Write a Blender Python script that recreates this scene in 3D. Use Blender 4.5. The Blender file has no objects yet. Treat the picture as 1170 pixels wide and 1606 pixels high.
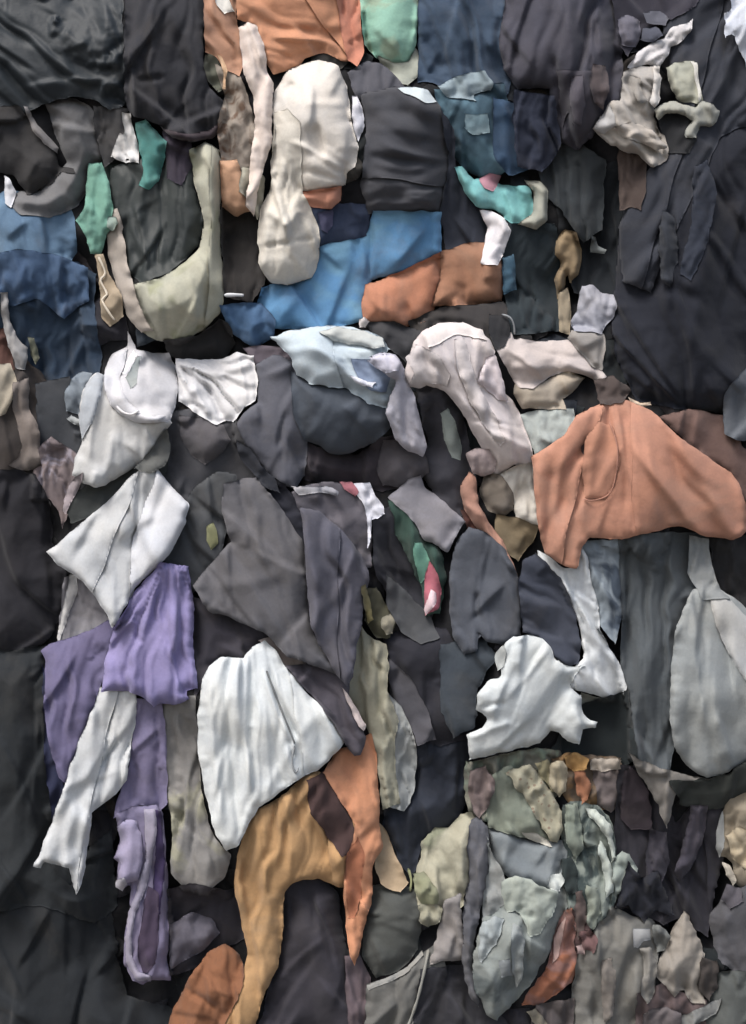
import bpy, math, random
import numpy as np

# ------------------------------------------------------------------ camera, sky, sun, exposure
S = bpy.context.scene
COL = S.collection
D, ZC, PX = 4.5, 1.9, 0.002            # camera distance (m), camera height (m), metres per reference unit on the wall
cam_d = bpy.data.cameras.new('camera'); cam = bpy.data.objects.new('camera', cam_d); COL.objects.link(cam)
cam.location = (0, -D, ZC); cam.rotation_euler = (math.pi/2, 0, 0)
cam_d.sensor_fit = 'VERTICAL'; cam_d.angle = 2*math.atan(803*PX/D)
cam_d.clip_start = 0.05; cam_d.clip_end = 2000
S.camera = cam
W = bpy.data.worlds.new('World'); S.world = W; W.use_nodes = True
SUN_EL, SUN_AZ = math.radians(58), math.radians(-38)      # azimuth measured from straight out of the wall, negative = left
wn = W.node_tree.nodes; wl = W.node_tree.links
sky = wn.new('ShaderNodeTexSky'); sky.sky_type = 'NISHITA'; sky.sun_disc = False
sky.sun_elevation = SUN_EL; sky.sun_rotation = math.pi - SUN_AZ; sky.air_density = 1.3; sky.dust_density = 5.0; sky.ozone_density = 1.2
bg = wn['Background']; bg.inputs['Strength'].default_value = 0.115
wl.new(sky.outputs[0], bg.inputs['Color'])
sl = bpy.data.lights.new('sun', 'SUN'); sl.energy = 1.8; sl.angle = math.radians(20); sl.color = (1.0, 0.99, 0.98)
so = bpy.data.objects.new('sun', sl); COL.objects.link(so); so.location = (-3, -6, 8)
from mathutils import Vector
sdir = Vector((math.sin(SUN_AZ)*math.cos(SUN_EL), -math.cos(SUN_AZ)*math.cos(SUN_EL), math.sin(SUN_EL)))
so.rotation_euler = sdir.to_track_quat('Z', 'Y').to_euler()
S.view_settings.view_transform = 'Standard'; S.view_settings.look = 'None'
S.view_settings.gamma = 1.0; S.view_settings.use_curve_mapping = False
S.view_settings.exposure = 0.56
try:
    S.cycles.use_denoising = True; S.cycles.max_bounces = 6; S.cycles.diffuse_bounces = 3
except Exception: pass
ALB = 1.0                                # overall reflectance factor of the fabrics

# ------------------------------------------------------------------ numpy noise
_rng = np.random.RandomState(7)
_perm = _rng.permutation(256); _perm = np.concatenate([_perm, _perm, _perm])
_ga = _rng.rand(256)*2*np.pi; _gx, _gy = np.cos(_ga), np.sin(_ga)
def perlin(x, y, seed=0):
    x = x + seed*17.13 + 400; y = y + seed*9.71 + 400
    xi = np.floor(x).astype(int); yi = np.floor(y).astype(int)
    xf = x-xi; yf = y-yi; xi &= 255; yi &= 255
    u = xf*xf*xf*(xf*(xf*6-15)+10); v = yf*yf*yf*(yf*(yf*6-15)+10)
    def g(ix, iy, dx, dy):
        h = _perm[_perm[ix]+iy]; return _gx[h]*dx+_gy[h]*dy
    a = g(xi, yi, xf, yf); b = g(xi+1, yi, xf-1, yf); c = g(xi, yi+1, xf, yf-1); d = g(xi+1, yi+1, xf-1, yf-1)
    return (a+(b-a)*u)*(1-v)+(c+(d-c)*u)*v*1.0
def crumple(x, y, s, ang, an, seed):
    """creased cloth relief, roughly -1..1; s = size, ang = crease direction (deg), an = stretch along it"""
    ca, sa = math.cos(math.radians(ang)), math.sin(math.radians(ang))
    v = (x*ca+y*sa)/(s*an); u = (-x*sa+y*ca)/s
    u = u+0.55*perlin(u*0.6, v*0.6, seed+3); v = v+0.55*perlin(u*0.6, v*0.6, seed+5)
    h = 0; a = 1.0; f = 1.0
    for k in range(3):
        n1 = perlin(u*f, v*f, seed+11*k); n2 = perlin(u*f, v*f, seed+11*k+6)
        h = h+a*((0.30-np.sqrt(n1*n1+0.0015*(k+1)))*1.9 - 0.7*(0.30-np.sqrt(n2*n2+0.004))*1.4)
        a *= 0.45; f *= 1.95
    return h

def facets(x, y, s, ang, an, seed, warp=0.22):
    """straight-creased relief like crushed cloth (difference of two convex polyhedral surfaces), about -1..1"""
    ca, sa = math.cos(math.radians(ang)), math.sin(math.radians(ang))
    v = (x*ca+y*sa)/(s*an); u = (-x*sa+y*ca)/s
    u, v = u+warp*perlin(u*0.9, v*0.9, seed+1)*1.6, v+warp*perlin(u*0.9+5, v*0.9, seed+2)*1.6
    rt = np.random.RandomState(int(seed*7)+1); out = 0
    u0, u1, v0, v1 = u.min()-1, u.max()+1, v.min()-1, v.max()+1
    nu, nv = int(u1-u0)+1, int(v1-v0)+1
    for k in (1, -1):
        cu = (u0+np.arange(nu)[:, None]+rt.uniform(-0.1, 1.1, (nu, nv))).ravel(); cv = (v0+np.arange(nv)[None, :]+rt.uniform(-0.1, 1.1, (nu, nv))).ravel()
        best = np.full(u.shape, -1e9); sec = np.full(u.shape, -1e9)
        for p, q in zip(cu, cv):
            d = -((u-p)**2+(v-q)**2); n = d > best; sec = np.where(n, best, np.maximum(sec, d)); best = np.where(n, d, best)
        soft = 0.045; g = best-sec; best = best+soft*np.exp(-g/soft)*0.7       # the crease itself is a little rounded
        out = out+k*best
    return out*1.15

# ------------------------------------------------------------------ lattice shared by everything that lies on the wall
H = 3.0
X0, X1, Y0, Y1 = -240, 1410, -180, 1800
NX = int((X1-X0)/H)+1; NY = int((Y1-Y0)/H)+1
LX, LY = np.meshgrid(X0+H*np.arange(NX), Y0+H*np.arange(NY))       # [row, col]
ZB = np.zeros((NY, NX))                                             # how far the pile stands out so far, cm
def to_world(px, py, cm):
    d = cm/100.0; k = (D-d)/D
    return np.stack([(px-585)*PX*k, -d+0*px, ZC+(803-py)*PX*k], -1)
def blur(a, r):
    r = max(1, int(r))
    for ax in (0, 1):
        for _ in range(2):
            p = np.pad(a, [(r+1, r) if i == ax else (0, 0) for i in (0, 1)], mode='edge')
            c = np.cumsum(p, axis=ax); n = 2*r+1
            a = (c[n:, :]-c[:-n, :])/n if ax == 0 else (c[:, n:]-c[:, :-n])/n
    return a

def smooth_outline(pts, rough, seed):
    P = np.array(pts, float).reshape(-1, 2); n = len(P); out = []
    prv = np.roll(P, 1, 0); nxt = np.roll(P, -1, 0)
    a = prv-P; b = nxt-P
    cosang = (a*b).sum(1)/(np.linalg.norm(a, axis=1)*np.linalg.norm(b, axis=1)+1e-9)
    sharp = cosang > -0.6                                           # interior angle under about 125 degrees keeps its corner
    T = (nxt-prv)*0.5
    for i in range(n):
        j = (i+1) % n; p, q = P[i], P[j]; L = np.linalg.norm(q-p)
        ti = 0.38*T[i]*min(1, L/(np.linalg.norm(T[i])+1e-9)) if not sharp[i] else (q-p)*0.6
        tj = 0.38*T[j]*min(1, L/(np.linalg.norm(T[j])+1e-9)) if not sharp[j] else (q-p)*0.6
        m = max(2, int(L/5)); t = np.linspace(0, 1, m, endpoint=False)[:, None]
        h00 = 2*t**3-3*t**2+1; h10 = t**3-2*t**2+t; h01 = -2*t**3+3*t**2; h11 = t**3-t**2
        out.append(h00*p+h10*ti+h01*q+h11*tj)
    Q = np.concatenate(out); corners = P[sharp]
    r = rough; w_ = 2.4 if rough >= 0.9 else 0.0
    Q[:, 0] += w_*perlin(Q[:, 0]/34, Q[:, 1]/34, seed+6); Q[:, 1] += w_*perlin(Q[:, 0]/34+9, Q[:, 1]/34, seed+7)
    Q[:, 0] += r*(2.2*perlin(Q[:, 0]/17, Q[:, 1]/17, seed+1)+1.9*perlin(Q[:, 0]/6.1, Q[:, 1]/6.1, seed+2))
    Q[:, 1] += r*(2.2*perlin(Q[:, 0]/17+40, Q[:, 1]/17, seed+3)+1.5*perlin(Q[:, 0]/6.1+40, Q[:, 1]/6.1, seed+4))
    return Q, corners

def inside(px, py, Q):
    r = np.zeros(px.shape, bool)
    xj, yj = Q[-1]
    for xi, yi in Q:
        if yi != yj:
            c = (yi > py) != (yj > py)
            r ^= c & (px < (xj-xi)*(py-yi)/(yj-yi)+xi)
        xj, yj = xi, yi
    return r
def nearest(px, py, Q):
    """distance to the outline and nearest outline point, for flat arrays"""
    A = Q; B = np.roll(Q, -1, 0); best = np.full(px.shape, 1e9); bx = px.copy(); by = py.copy()
    for (ax, ay), (cx, cy) in zip(A, B):
        dx, dy = cx-ax, cy-ay; l2 = dx*dx+dy*dy+1e-9
        t = np.clip(((px-ax)*dx+(py-ay)*dy)/l2, 0, 1)
        qx = ax+t*dx; qy = ay+t*dy; d = (px-qx)**2+(py-qy)**2
        m = d < best; best[m] = d[m]; bx[m] = qx[m]; by[m] = qy[m]
    return np.sqrt(best), bx, by

def smax(a, b, k):
    h = np.clip(0.5+0.5*(a-b)/k, 0, 1)
    return b*(1-h)+a*h+k*h*(1-h)

PRE = {  # b bulge, ew edge width, ed edge drop, fh fold height, fw fold width, cr crumple height, cs crumple size, lift, c1/c2 slack across/along the folds, tilt
 'hang':  dict(an=3.2, b=0.4, ew=60, ed=0.1, fh=1.5, fw=66, cr=0.12, cs=56, lift=1.8, c1=0.02, c2=0.0, tilt=2.2, fx=2.6, fs=72, fan=3.2),
 'lump':  dict(lumpy=1, b=3.4, ew=60, ed=2.4, fh=0.5, fw=80, cr=0.3, cs=66, lift=0.4, c1=0.012, c2=0.0, tilt=1.0, fx=2.8, fs=88, fan=1.7),
 'flat':  dict(b=0.4, ew=50, ed=0.1, fh=0.4, fw=90, cr=0.15, cs=80, lift=0.6, c1=0.01, c2=0.0, tilt=2.4, fx=2.2, fs=85, fan=1.8),
 'crump': dict(b=1.5, ew=30, ed=0.9, fh=0.6, fw=36, cr=0.5, cs=40, lift=0.5, c1=0.07, c2=0.03, tilt=1.0, fx=2.8, fs=34, fan=1.8),
 'strip': dict(b=0.8, ew=12, ed=0.4, fh=0.5, fw=16, cr=0.2, cs=24, lift=0.6, c1=0.05, c2=0.02, tilt=1.2, fx=1.4, fs=30, fan=2.4),
 'part':  dict(b=0.25, ew=8, ed=0.1, fh=0.0, fw=30, cr=0.05, cs=30, lift=0.25, c1=0, c2=0, tilt=0, part=1),
}
def settle(X, Y, Z, use, rim, floor, c1, c2, fa, seed, iters, bend):
    """cloth with a little too much material for its outline: springs push it into creases (all in px)"""
    f = np.float32; P = np.stack([X, Y, Z], -1).astype(f); fl = floor.astype(f); shp = use.shape
    mod = np.clip(0.45+1.9*perlin(X/75, Y/75, seed+70), 0.0, 1.9).astype(f)
    n = (-math.sin(fa), math.cos(fa)); pinxy = P[..., :2].copy(); cons = []
    def fam(dj, di, kind):
        A = (slice(max(0, -dj), shp[0]-max(0, dj)), slice(max(0, -di), shp[1]-max(0, di)))
        B = (slice(max(0, dj), shp[0]+min(0, dj) or None), slice(max(0, di), shp[1]+min(0, di) or None))
        if kind == 'b':                                               # only where the cloth between is there as well
            m = use[A] & use[B]
        else: m = use[A] & use[B]
        if not m.any(): return
        d = P[B]-P[A]; L = np.sqrt((d*d).sum(-1)); e2 = ((dj*n[1]+di*n[0])**2)/(dj*dj+di*di)
        L0 = L*(1+(c1*e2+c2*(1-e2))*(mod[A]+mod[B])*0.5)
        cons.append((A, B, (m[..., None]).astype(f), L0.astype(f), kind))
    for dj, di in ((0, 1), (1, 0), (1, 1), (1, -1)): fam(dj, di, 's')
    for dj, di in ((0, bend), (bend, 0)): fam(dj, di, 'b')
    P[..., 2] += (0.7*perlin(X/19, Y/19, seed+80)+0.3*perlin(X/8, Y/8, seed+81)).astype(f)
    r3 = rim
    for it in range(iters):
        for A, B, m, L0, kind in cons:
            d = P[B]-P[A]; L = np.sqrt((d*d).sum(-1))+f(1e-6)
            if kind == 's': k = (L-L0)/L*f(0.24)
            else: k = np.minimum(0, (L-L0*f(0.955)))/L*f(0.16)
            c = d*k[..., None]*m
            P[A] += c; P[B] -= c
        P[r3, :2] = pinxy[r3]
        P[..., 2] = np.maximum(P[..., 2], fl)
    dx = np.clip(P[..., 0]-X, -4, 4); dy = np.clip(P[..., 1]-Y, -4, 4)
    z = P[..., 2]; w = use.astype(f); pz = np.pad(z*w, 1); pw = np.pad(w, 1)
    av = (pz[:-2, 1:-1]+pz[2:, 1:-1]+pz[1:-1, :-2]+pz[1:-1, 2:])/np.maximum(pw[:-2, 1:-1]+pw[2:, 1:-1]+pw[1:-1, :-2]+pw[1:-1, 2:], 1)
    z = z*0.85+av*0.15
    return X+dx, Y+dy, z
_seed = [0]
def relief(outline, o, seed):
    """grid mesh arrays for one cloth and update of the pile; returns verts (px, py, cm), quads, boundary edges"""
    Q, corners = smooth_outline(outline, o.get('rough', 1.0), seed)
    i0 = max(0, int((Q[:, 0].min()-X0)/H)-2); i1 = min(NX-1, int((Q[:, 0].max()-X0)/H)+3)
    j0 = max(0, int((Q[:, 1].min()-Y0)/H)-2); j1 = min(NY-1, int((Q[:, 1].max()-Y0)/H)+3)
    gx = LX[j0:j1, i0:i1]; gy = LY[j0:j1, i0:i1]; ins = inside(gx, gy, Q)
    cell = (ins[:-1, :-1].astype(int)+ins[1:, :-1]+ins[:-1, 1:]+ins[1:, 1:]) >= 1
    use = np.zeros(ins.shape, bool)
    use[:-1, :-1] |= cell; use[1:, :-1] |= cell; use[:-1, 1:] |= cell; use[1:, 1:] |= cell
    if cell.sum() < 2: return None
    jj, ii = np.nonzero(use); px = gx[jj, ii].copy(); py = gy[jj, ii].copy(); inn = ins[jj, ii]
    d, bx, by = nearest(px, py, Q)
    # lattice points on the rim of the used cells go onto the outline itself
    full = np.zeros(ins.shape, int); full[:-1, :-1] += cell; full[1:, :-1] += cell; full[:-1, 1:] += cell; full[1:, 1:] += cell
    rim = full[jj, ii] < 4
    lim = (rim & (d < 1.2*H)) | ~inn
    px[lim] = bx[lim]; py[lim] = by[lim]
    for kx, ky in corners:
        dd = (px-kx)**2+(py-ky)**2+np.where(lim, 0, 1e6); k_ = int(dd.argmin())
        if dd[k_] < (2.2*H)**2: px[k_] = kx; py[k_] = ky
    d = np.where(lim | ~inn, 0, d)
    # ---- shape
    t = np.clip(d/o['ew'], 0, 1); dome = np.sqrt(np.clip(1-(1-t)**2, 0, 1))
    fa = math.radians(o.get('fa', 90)); ca, sa = math.cos(fa), math.sin(fa)
    if 'g' in o:                                                    # folds run out from a gathered point
        gx_, gy_ = o['g']; rr = np.hypot(px-gx_, py-gy_)+1; th = np.arctan2(py-gy_, px-gx_)
        rm = float(np.percentile(rr, 80)); u = th*rm/o['fw']*0.9; v = rr/o['fw']; famp = np.clip(rr/(0.35*rm), 0, 1)
        # keep angle continuous on the far side of the gather
    else:
        v = (px*ca+py*sa)/o['fw']; u = (-px*sa+py*ca)/o['fw']; famp = 1.0
    w = u+1.1*perlin(v*0.30, u*0.42, seed+20)+0.35*perlin(v*0.9, u*0.9, seed+21)
    w = w+0.13*np.cos(2*np.pi*w)
    fold = np.abs(np.sin(np.pi*w)); fold = np.sqrt(fold*fold+0.012)-0.62
    fold2 = np.abs(np.sin(np.pi*(w*2.3+0.4*perlin(v, u, seed+22)))); mod = 0.45+1.5*perlin(u*0.5+7, v*0.28, seed+23)
    big = max(np.ptp(px), np.ptp(py))
    if o.get('lumpy') and big > 140: o['b'] = o['b']*(1+(big-140)/260); o['ew'] = max(o['ew'], 0.26*big); t = np.clip(d/o['ew'], 0, 1); dome = np.sqrt(np.clip(1-(1-t)**2, 0, 1))
    hgt = o['b']*dome+o['fh']*famp*(fold*2*np.clip(mod, 0.0, 1.5)+0.28*(fold2-0.6))
    hgt = hgt+o['cr']*crumple(px, py, o['cs'], o.get('ca', o.get('fa', 90)), o.get('an', 1.9), seed+30)
    hgt = hgt+0.09*min(1.0, o['cr']+0.2)*crumple(px, py, 15, o.get('fa', 90)+20, 1.8, seed+60)
    if o.get('fx', 0) > 0:
        hgt = hgt+o['fx']*facets(px, py, o['fs'], o.get('ca', o.get('fa', 90)), o['fan'], seed+40)
        hgt = hgt+0.05*o['fx']*facets(px, py, o['fs']*0.4, o.get('ca', o.get('fa', 90))+25, o['fan'], seed+44)
    hgt = hgt-o['ed']*(1-t)**2
    curl = perlin(px/38, py/38, seed+90)+0.5*perlin(px/16, py/16, seed+91)
    hgt = hgt+o.get('curl', 1.5 if not o.get('part') else 0.3)*(curl+0.1)*np.exp(-(d/11)**2)
    cx, cy = px.mean(), py.mean(); ext = max(60.0, np.ptp(px), np.ptp(py)); rt = np.random.RandomState(int(seed*10)+3)
    tl = o['tilt']*min(1.0, 190/ext)
    tx = o.get('tx', rt.uniform(-1, 1)*tl); ty = o.get('ty', rt.uniform(-0.5, 1)*tl)
    hgt = hgt+tx*(px-cx)/60+ty*(py-cy)/60
    auto = []
    if not o.get('part') and o.get('crease', 1):                     # sharp one-sided creases thrown at random along the drape
        for _ in range(int(np.clip(len(px)*H*H/3400, 2, 12))):
            k_ = rt.randint(len(px)); an_ = fa+rt.normal()*0.5; ln = rt.uniform(0.35, 0.8)*ext*0.5
            if 'g' in o: an_ = math.atan2(py[k_]-o['g'][1], px[k_]-o['g'][0])+rt.normal()*0.12
            sg = rt.choice([-1, 1]); ax, ay = px[k_]-ln*math.cos(an_), py[k_]-ln*math.sin(an_); bx_, by_ = px[k_]+ln*math.cos(an_), py[k_]+ln*math.sin(an_)
            if sg > 0: ax, ay, bx_, by_ = bx_, by_, ax, ay
            auto.append((ax, ay, bx_, by_, rt.uniform(2.2, 6), rt.uniform(0.8, 2.4)*o.get('crease', 1)*rt.choice([1, 1, -1])*min(1, ext/150)))
    for (ax, ay, qx, qy, cw, am) in auto:
        dx, dy = qx-ax, qy-ay; L = math.hypot(dx, dy)+1e-6; s = ((px-ax)*dx+(py-ay)*dy)/(L*L); e = ((px-ax)*(-dy)+(py-ay)*dx)/L
        e = e+0.07*L*np.sin(s*2.6+ax); prof = np.where(e > 0, np.exp(-(e/cw)**2), np.exp(-(e/(cw*4.5))**2))
        hgt = hgt+am*prof*np.exp(-np.clip(np.abs(s-0.5)*2-0.35, 0, 9)**2*9)
    for (ax, ay, qx, qy, cw, am) in o.get('cr_', ()):              # named creases
        dx, dy = qx-ax, qy-ay; L = math.hypot(dx, dy)
        s = ((px-ax)*dx+(py-ay)*dy)/(L*L); e = ((px-ax)*(-dy)+(py-ay)*dx)/L
        e = e+5*np.sin(s*3.1+seed)*min(1, L/120)
        hgt = hgt+am*np.exp(-(e/cw)**2)*np.exp(-np.clip(np.abs(s-0.5)*2-0.72, 0, 9)**2*14)
    # ---- rest it on what is already there
    r = 10; J0, J1, I0, I1 = max(0, j0-40), min(NY, j1+40), max(0, i0-40), min(NX, i1+40)
    sub = ZB[J0:J1, I0:I1]; sb = blur(sub, o.get('br', 11))
    loc = ZB[j0:j1, i0:i1][jj, ii]; sbl = sb[j0-J0:j1-J0, i0-I0:i1-I0][jj, ii]
    if 'absz' in o:
        ax_, ay_, az_ = o['absz']; h = np.maximum(az_-0.05*np.hypot(px-ax_, py-ay_)*o.get('drop', 1)+hgt, loc+0.12)
    elif o.get('part'):
        base = blur(sub, 1)[j0-J0:j1-J0, i0-I0:i1-I0][jj, ii]; h = np.maximum(base+o['lift']+hgt, loc+0.12)
    else:
        flatb = np.percentile(sbl, 60); base = flatb+(sbl-flatb)*o.get('follow', 0.75)+np.where(sbl < flatb, (flatb-sbl)*o.get('span', 0.35), 0)
        h = smax(base+o['lift']+hgt, loc+0.35, 1.0)
    if o['c1'] > 0 and not o.get('nosim') and len(px) > 30:
        shp = ins.shape; gX = gx.astype(float).copy(); gY = gy.astype(float).copy(); gZ = np.zeros(shp); gF = np.full(shp, -1e4); gR = np.zeros(shp, bool)
        gX[jj, ii] = px; gY[jj, ii] = py; gZ[jj, ii] = h*5; gF[jj, ii] = (loc+0.3)*5; gR[jj, ii] = rim
        sX, sY, sZ = settle(gX, gY, gZ, use, gR, gF, o['c1'], o['c2'], fa, seed, o.get('it', 40), o.get('bend', 3))
        px = sX[jj, ii]; py = sY[jj, ii]; h = np.maximum(sZ[jj, ii]/5, loc+0.3)
    if 'maxh' in o: h = np.minimum(h, np.maximum(o['maxh'], loc+0.3))
    tmp = ZB[j0:j1, i0:i1]; tmp[jj, ii] = np.maximum(h, loc) if o.get('part') else h
    idx = -np.ones(ins.shape, int); idx[jj, ii] = np.arange(len(jj))
    cj, ci = np.nonzero(cell)
    # image rows run downwards; this order faces the camera (-y)
    q = np.stack([idx[cj, ci], idx[cj+1, ci], idx[cj+1, ci+1], idx[cj, ci+1]], 1)
    e = []
    cp = np.pad(cell, 1); c = cp[1:-1, 1:-1]
    for (dj, di, A, B) in ((-1, 0, (0, 1), (0, 0)), (1, 0, (1, 0), (1, 1)), (0, -1, (0, 0), (1, 0)), (0, 1, (1, 1), (0, 1))):
        nb = cp[1+dj:cp.shape[0]-1+dj, 1+di:cp.shape[1]-1+di]
        aj, ai = np.nonzero(c & ~nb)
        e.append(np.stack([idx[aj+A[0], ai+A[1]], idx[aj+B[0], ai+B[1]]], 1))
    return px, py, h, q, np.concatenate(e)

def solid(px, py, h, q, e, thick):
    """closed shell: front, back pushed in, rim; the rim's back is drawn in a little so edges look rolled"""
    n = len(px); front = to_world(px, py, h); back = to_world(px, py, h-thick)
    V = np.concatenate([front, back]); F = np.concatenate([q, q[:, ::-1]+n])
    R = np.stack([e[:, 0], e[:, 1], e[:, 1]+n, e[:, 0]+n], 1)
    return V, np.concatenate([F, R])
def make_mesh(name, V, F, mats, midx=None, flat_from=None):
    me = bpy.data.meshes.new(name); nf = len(F)
    me.vertices.add(len(V)); me.vertices.foreach_set('co', V.astype('f').ravel())
    me.loops.add(nf*4); me.loops.foreach_set('vertex_index', F.astype('i').ravel())
    me.polygons.add(nf); me.polygons.foreach_set('loop_start', (np.arange(nf)*4).astype('i'))
    for m in mats: me.materials.append(m)
    if midx is not None: me.polygons.foreach_set('material_index', midx.astype('i'))
    sm = np.ones(nf, bool)
    if flat_from is not None: sm[flat_from] = False
    me.polygons.foreach_set('use_smooth', sm)
    me.update(calc_edges=True); me.validate()
    return me

# ------------------------------------------------------------------ materials
def lin(c): return tuple((v/12.92 if v <= 0.04045 else ((v+0.055)/1.055)**2.4) for v in c)
SAT = 0.78
def hexlin(hx):
    c = lin(tuple(int(hx[i:i+2], 16)/255 for i in (0, 2, 4))); g = 0.2126*c[0]+0.7152*c[1]+0.0722*c[2]
    w2 = min(1, max(0, (0.12-g)/0.10)); c = (c[0]*(1-0.07*w2), c[1], c[2]*(1+0.09*w2))
    k = 1.0+0.14*min(1, max(0, (g-0.03)/0.20))+0.16*min(1, max(0, (g-0.3)/0.15))
    return tuple(min(0.82, max(0.004, (g+(v-g)*SAT)*k)) for v in c)
_mats = {}
def fabric(hx, style='', hx2=None, par=None):
    key = (hx, style, hx2, par)
    if key in _mats: return _mats[key]
    c = [v*ALB for v in hexlin(hx)]; m = bpy.data.materials.new('fabric'); m.use_nodes = True
    N = m.node_tree.nodes; L = m.node_tree.links; bs = N['Principled BSDF']
    rs = random.Random(hx+style+str(hx2))
    geo = N.new('ShaderNodeNewGeometry'); mp = N.new('ShaderNodeMapping'); L.new(geo.outputs['Position'], mp.inputs[0])
    mp.inputs['Location'].default_value = (rs.uniform(0, 50), rs.uniform(0, 50), rs.uniform(0, 50))
    def noise(scale, det=3, rough=0.55, dist=0.0):
        n = N.new('ShaderNodeTexNoise'); n.inputs['Scale'].default_value = scale; n.inputs['Detail'].default_value = det
        n.inputs['Roughness'].default_value = rough; n.inputs['Distortion'].default_value = dist; L.new(mp.outputs[0], n.inputs[0]); return n
    def ramp(src, a, b, ca=(0, 0, 0, 1), cb=(1, 1, 1, 1)):
        r = N.new('ShaderNodeValToRGB'); r.color_ramp.elements[0].position = a; r.color_ramp.elements[1].position = b
        r.color_ramp.elements[0].color = ca; r.color_ramp.elements[1].color = cb; L.new(src, r.inputs[0]); return r
    def mix(fac, a, b, blend='MIX'):
        x = N.new('ShaderNodeMix'); x.data_type = 'RGBA'; x.blend_type = blend
        for s, k in ((fac, 0), (a, 6), (b, 7)):
            if hasattr(s, 'links'): L.new(s, x.inputs[k])
            else: x.inputs[k].default_value = s
        return x.outputs[2]
    lum = sum(c)/3
    k = 0.06
    lo = tuple(v*(1-k)*f for v, f in zip(c, (0.98, 1.0, 1.03)))+(1,); hi = tuple(min(0.85, v*(1+k)*f) for v, f in zip(c, (1.02, 1.0, 0.97)))+(1,)
    out = ramp(noise(5.5, 4, 0.6, 0.4).outputs[0], 0.33, 0.67, lo, hi).outputs[0]
    dirt = (0.10+lum*0.35, 0.085+lum*0.33, 0.07+lum*0.28, 1) if style != 'clean' else tuple(v*0.8 for v in c)+(1,)
    df = ramp(noise(3.1, 5, 0.7, 0.9).outputs[0], 0.54, 0.72, (0, 0, 0, 1), (0.3 if lum > 0.1 else 0.15,)*3+(1,)).outputs[0]
    out = mix(df, out, dirt)
    if style == 'stripe':                                            # par = (angle deg, period m, duty)
        a, per, duty = par; mm = N.new('ShaderNodeMapping'); L.new(geo.outputs['Position'], mm.inputs[0]); mm.inputs['Rotation'].default_value = (0, math.radians(a), 0)
        wv = N.new('ShaderNodeTexWave'); wv.bands_direction = 'X'; wv.inputs['Scale'].default_value = 0.314/per; wv.inputs['Distortion'].default_value = 1.2; wv.inputs['Detail'].default_value = 1
        wv.inputs['Detail Scale'].default_value = 2.0
        L.new(mm.outputs[0], wv.inputs[0]); r = ramp(wv.outputs[0], duty-0.05, duty+0.05)
        out = mix(r.outputs[0], out, tuple(v*ALB for v in hexlin(hx2))+(1,))
    elif style == 'blot':                                            # dyed or worn patches; par = (size, amount)
        s, am = par; f = ramp(noise(s, 3, 0.55, 0.7).outputs[0], 0.62-am*0.25, 0.70-am*0.22)
        out = mix(f.outputs[0], out, tuple(v*ALB for v in hexlin(hx2))+(1,))
    elif style == 'print':                                           # small scattered motifs
        vo = N.new('ShaderNodeTexVoronoi'); vo.inputs['Scale'].default_value = par; L.new(mp.outputs[0], vo.inputs[0])
        f = ramp(vo.outputs['Distance'], 0.22, 0.30, (1, 1, 1, 1), (0, 0, 0, 1)); g = ramp(noise(par*0.8, 2).outputs[0], 0.45, 0.55)
        ff = mix(1.0, f.outputs[0], g.outputs[0], 'MULTIPLY'); out = mix(ff, out, tuple(v*ALB for v in hexlin(hx2))+(1,))
    fine = ramp(noise(120, 2, 0.6).outputs[0], 0.3, 0.7, (0.95, 0.95, 0.95, 1), (1.04, 1.04, 1.04, 1)).outputs[0]
    out = mix(1.0, out, fine, 'MULTIPLY')
    L.new(out, bs.inputs['Base Color'])
    shiny = style == 'shiny'
    bs.inputs['Roughness'].default_value = 0.6 if shiny else 0.88
    bs.inputs['Specular IOR Level'].default_value = 0.35 if shiny else 0.22
    try: bs.inputs['Sheen Weight'].default_value = 0.0 if shiny else 0.12; bs.inputs['Sheen Roughness'].default_value = 0.5
    except Exception: pass
    b1 = N.new('ShaderNodeBump'); b1.inputs["Strength"].default_value = 0.16; b1.inputs['Distance'].default_value = 0.006; L.new(noise(52, 4, 0.6, 1.2).outputs[0], b1.inputs['Height'])
    b2 = N.new('ShaderNodeBump'); b2.inputs['Strength'].default_value = 0.12; b2.inputs['Distance'].default_value = 0.0012; L.new(noise(420, 1).outputs[0], b2.inputs['Height']); L.new(b1.outputs[0], b2.inputs['Normal'])
    L.new(b2.outputs[0], bs.inputs['Normal'])
    _mats[key] = m; return m

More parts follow.
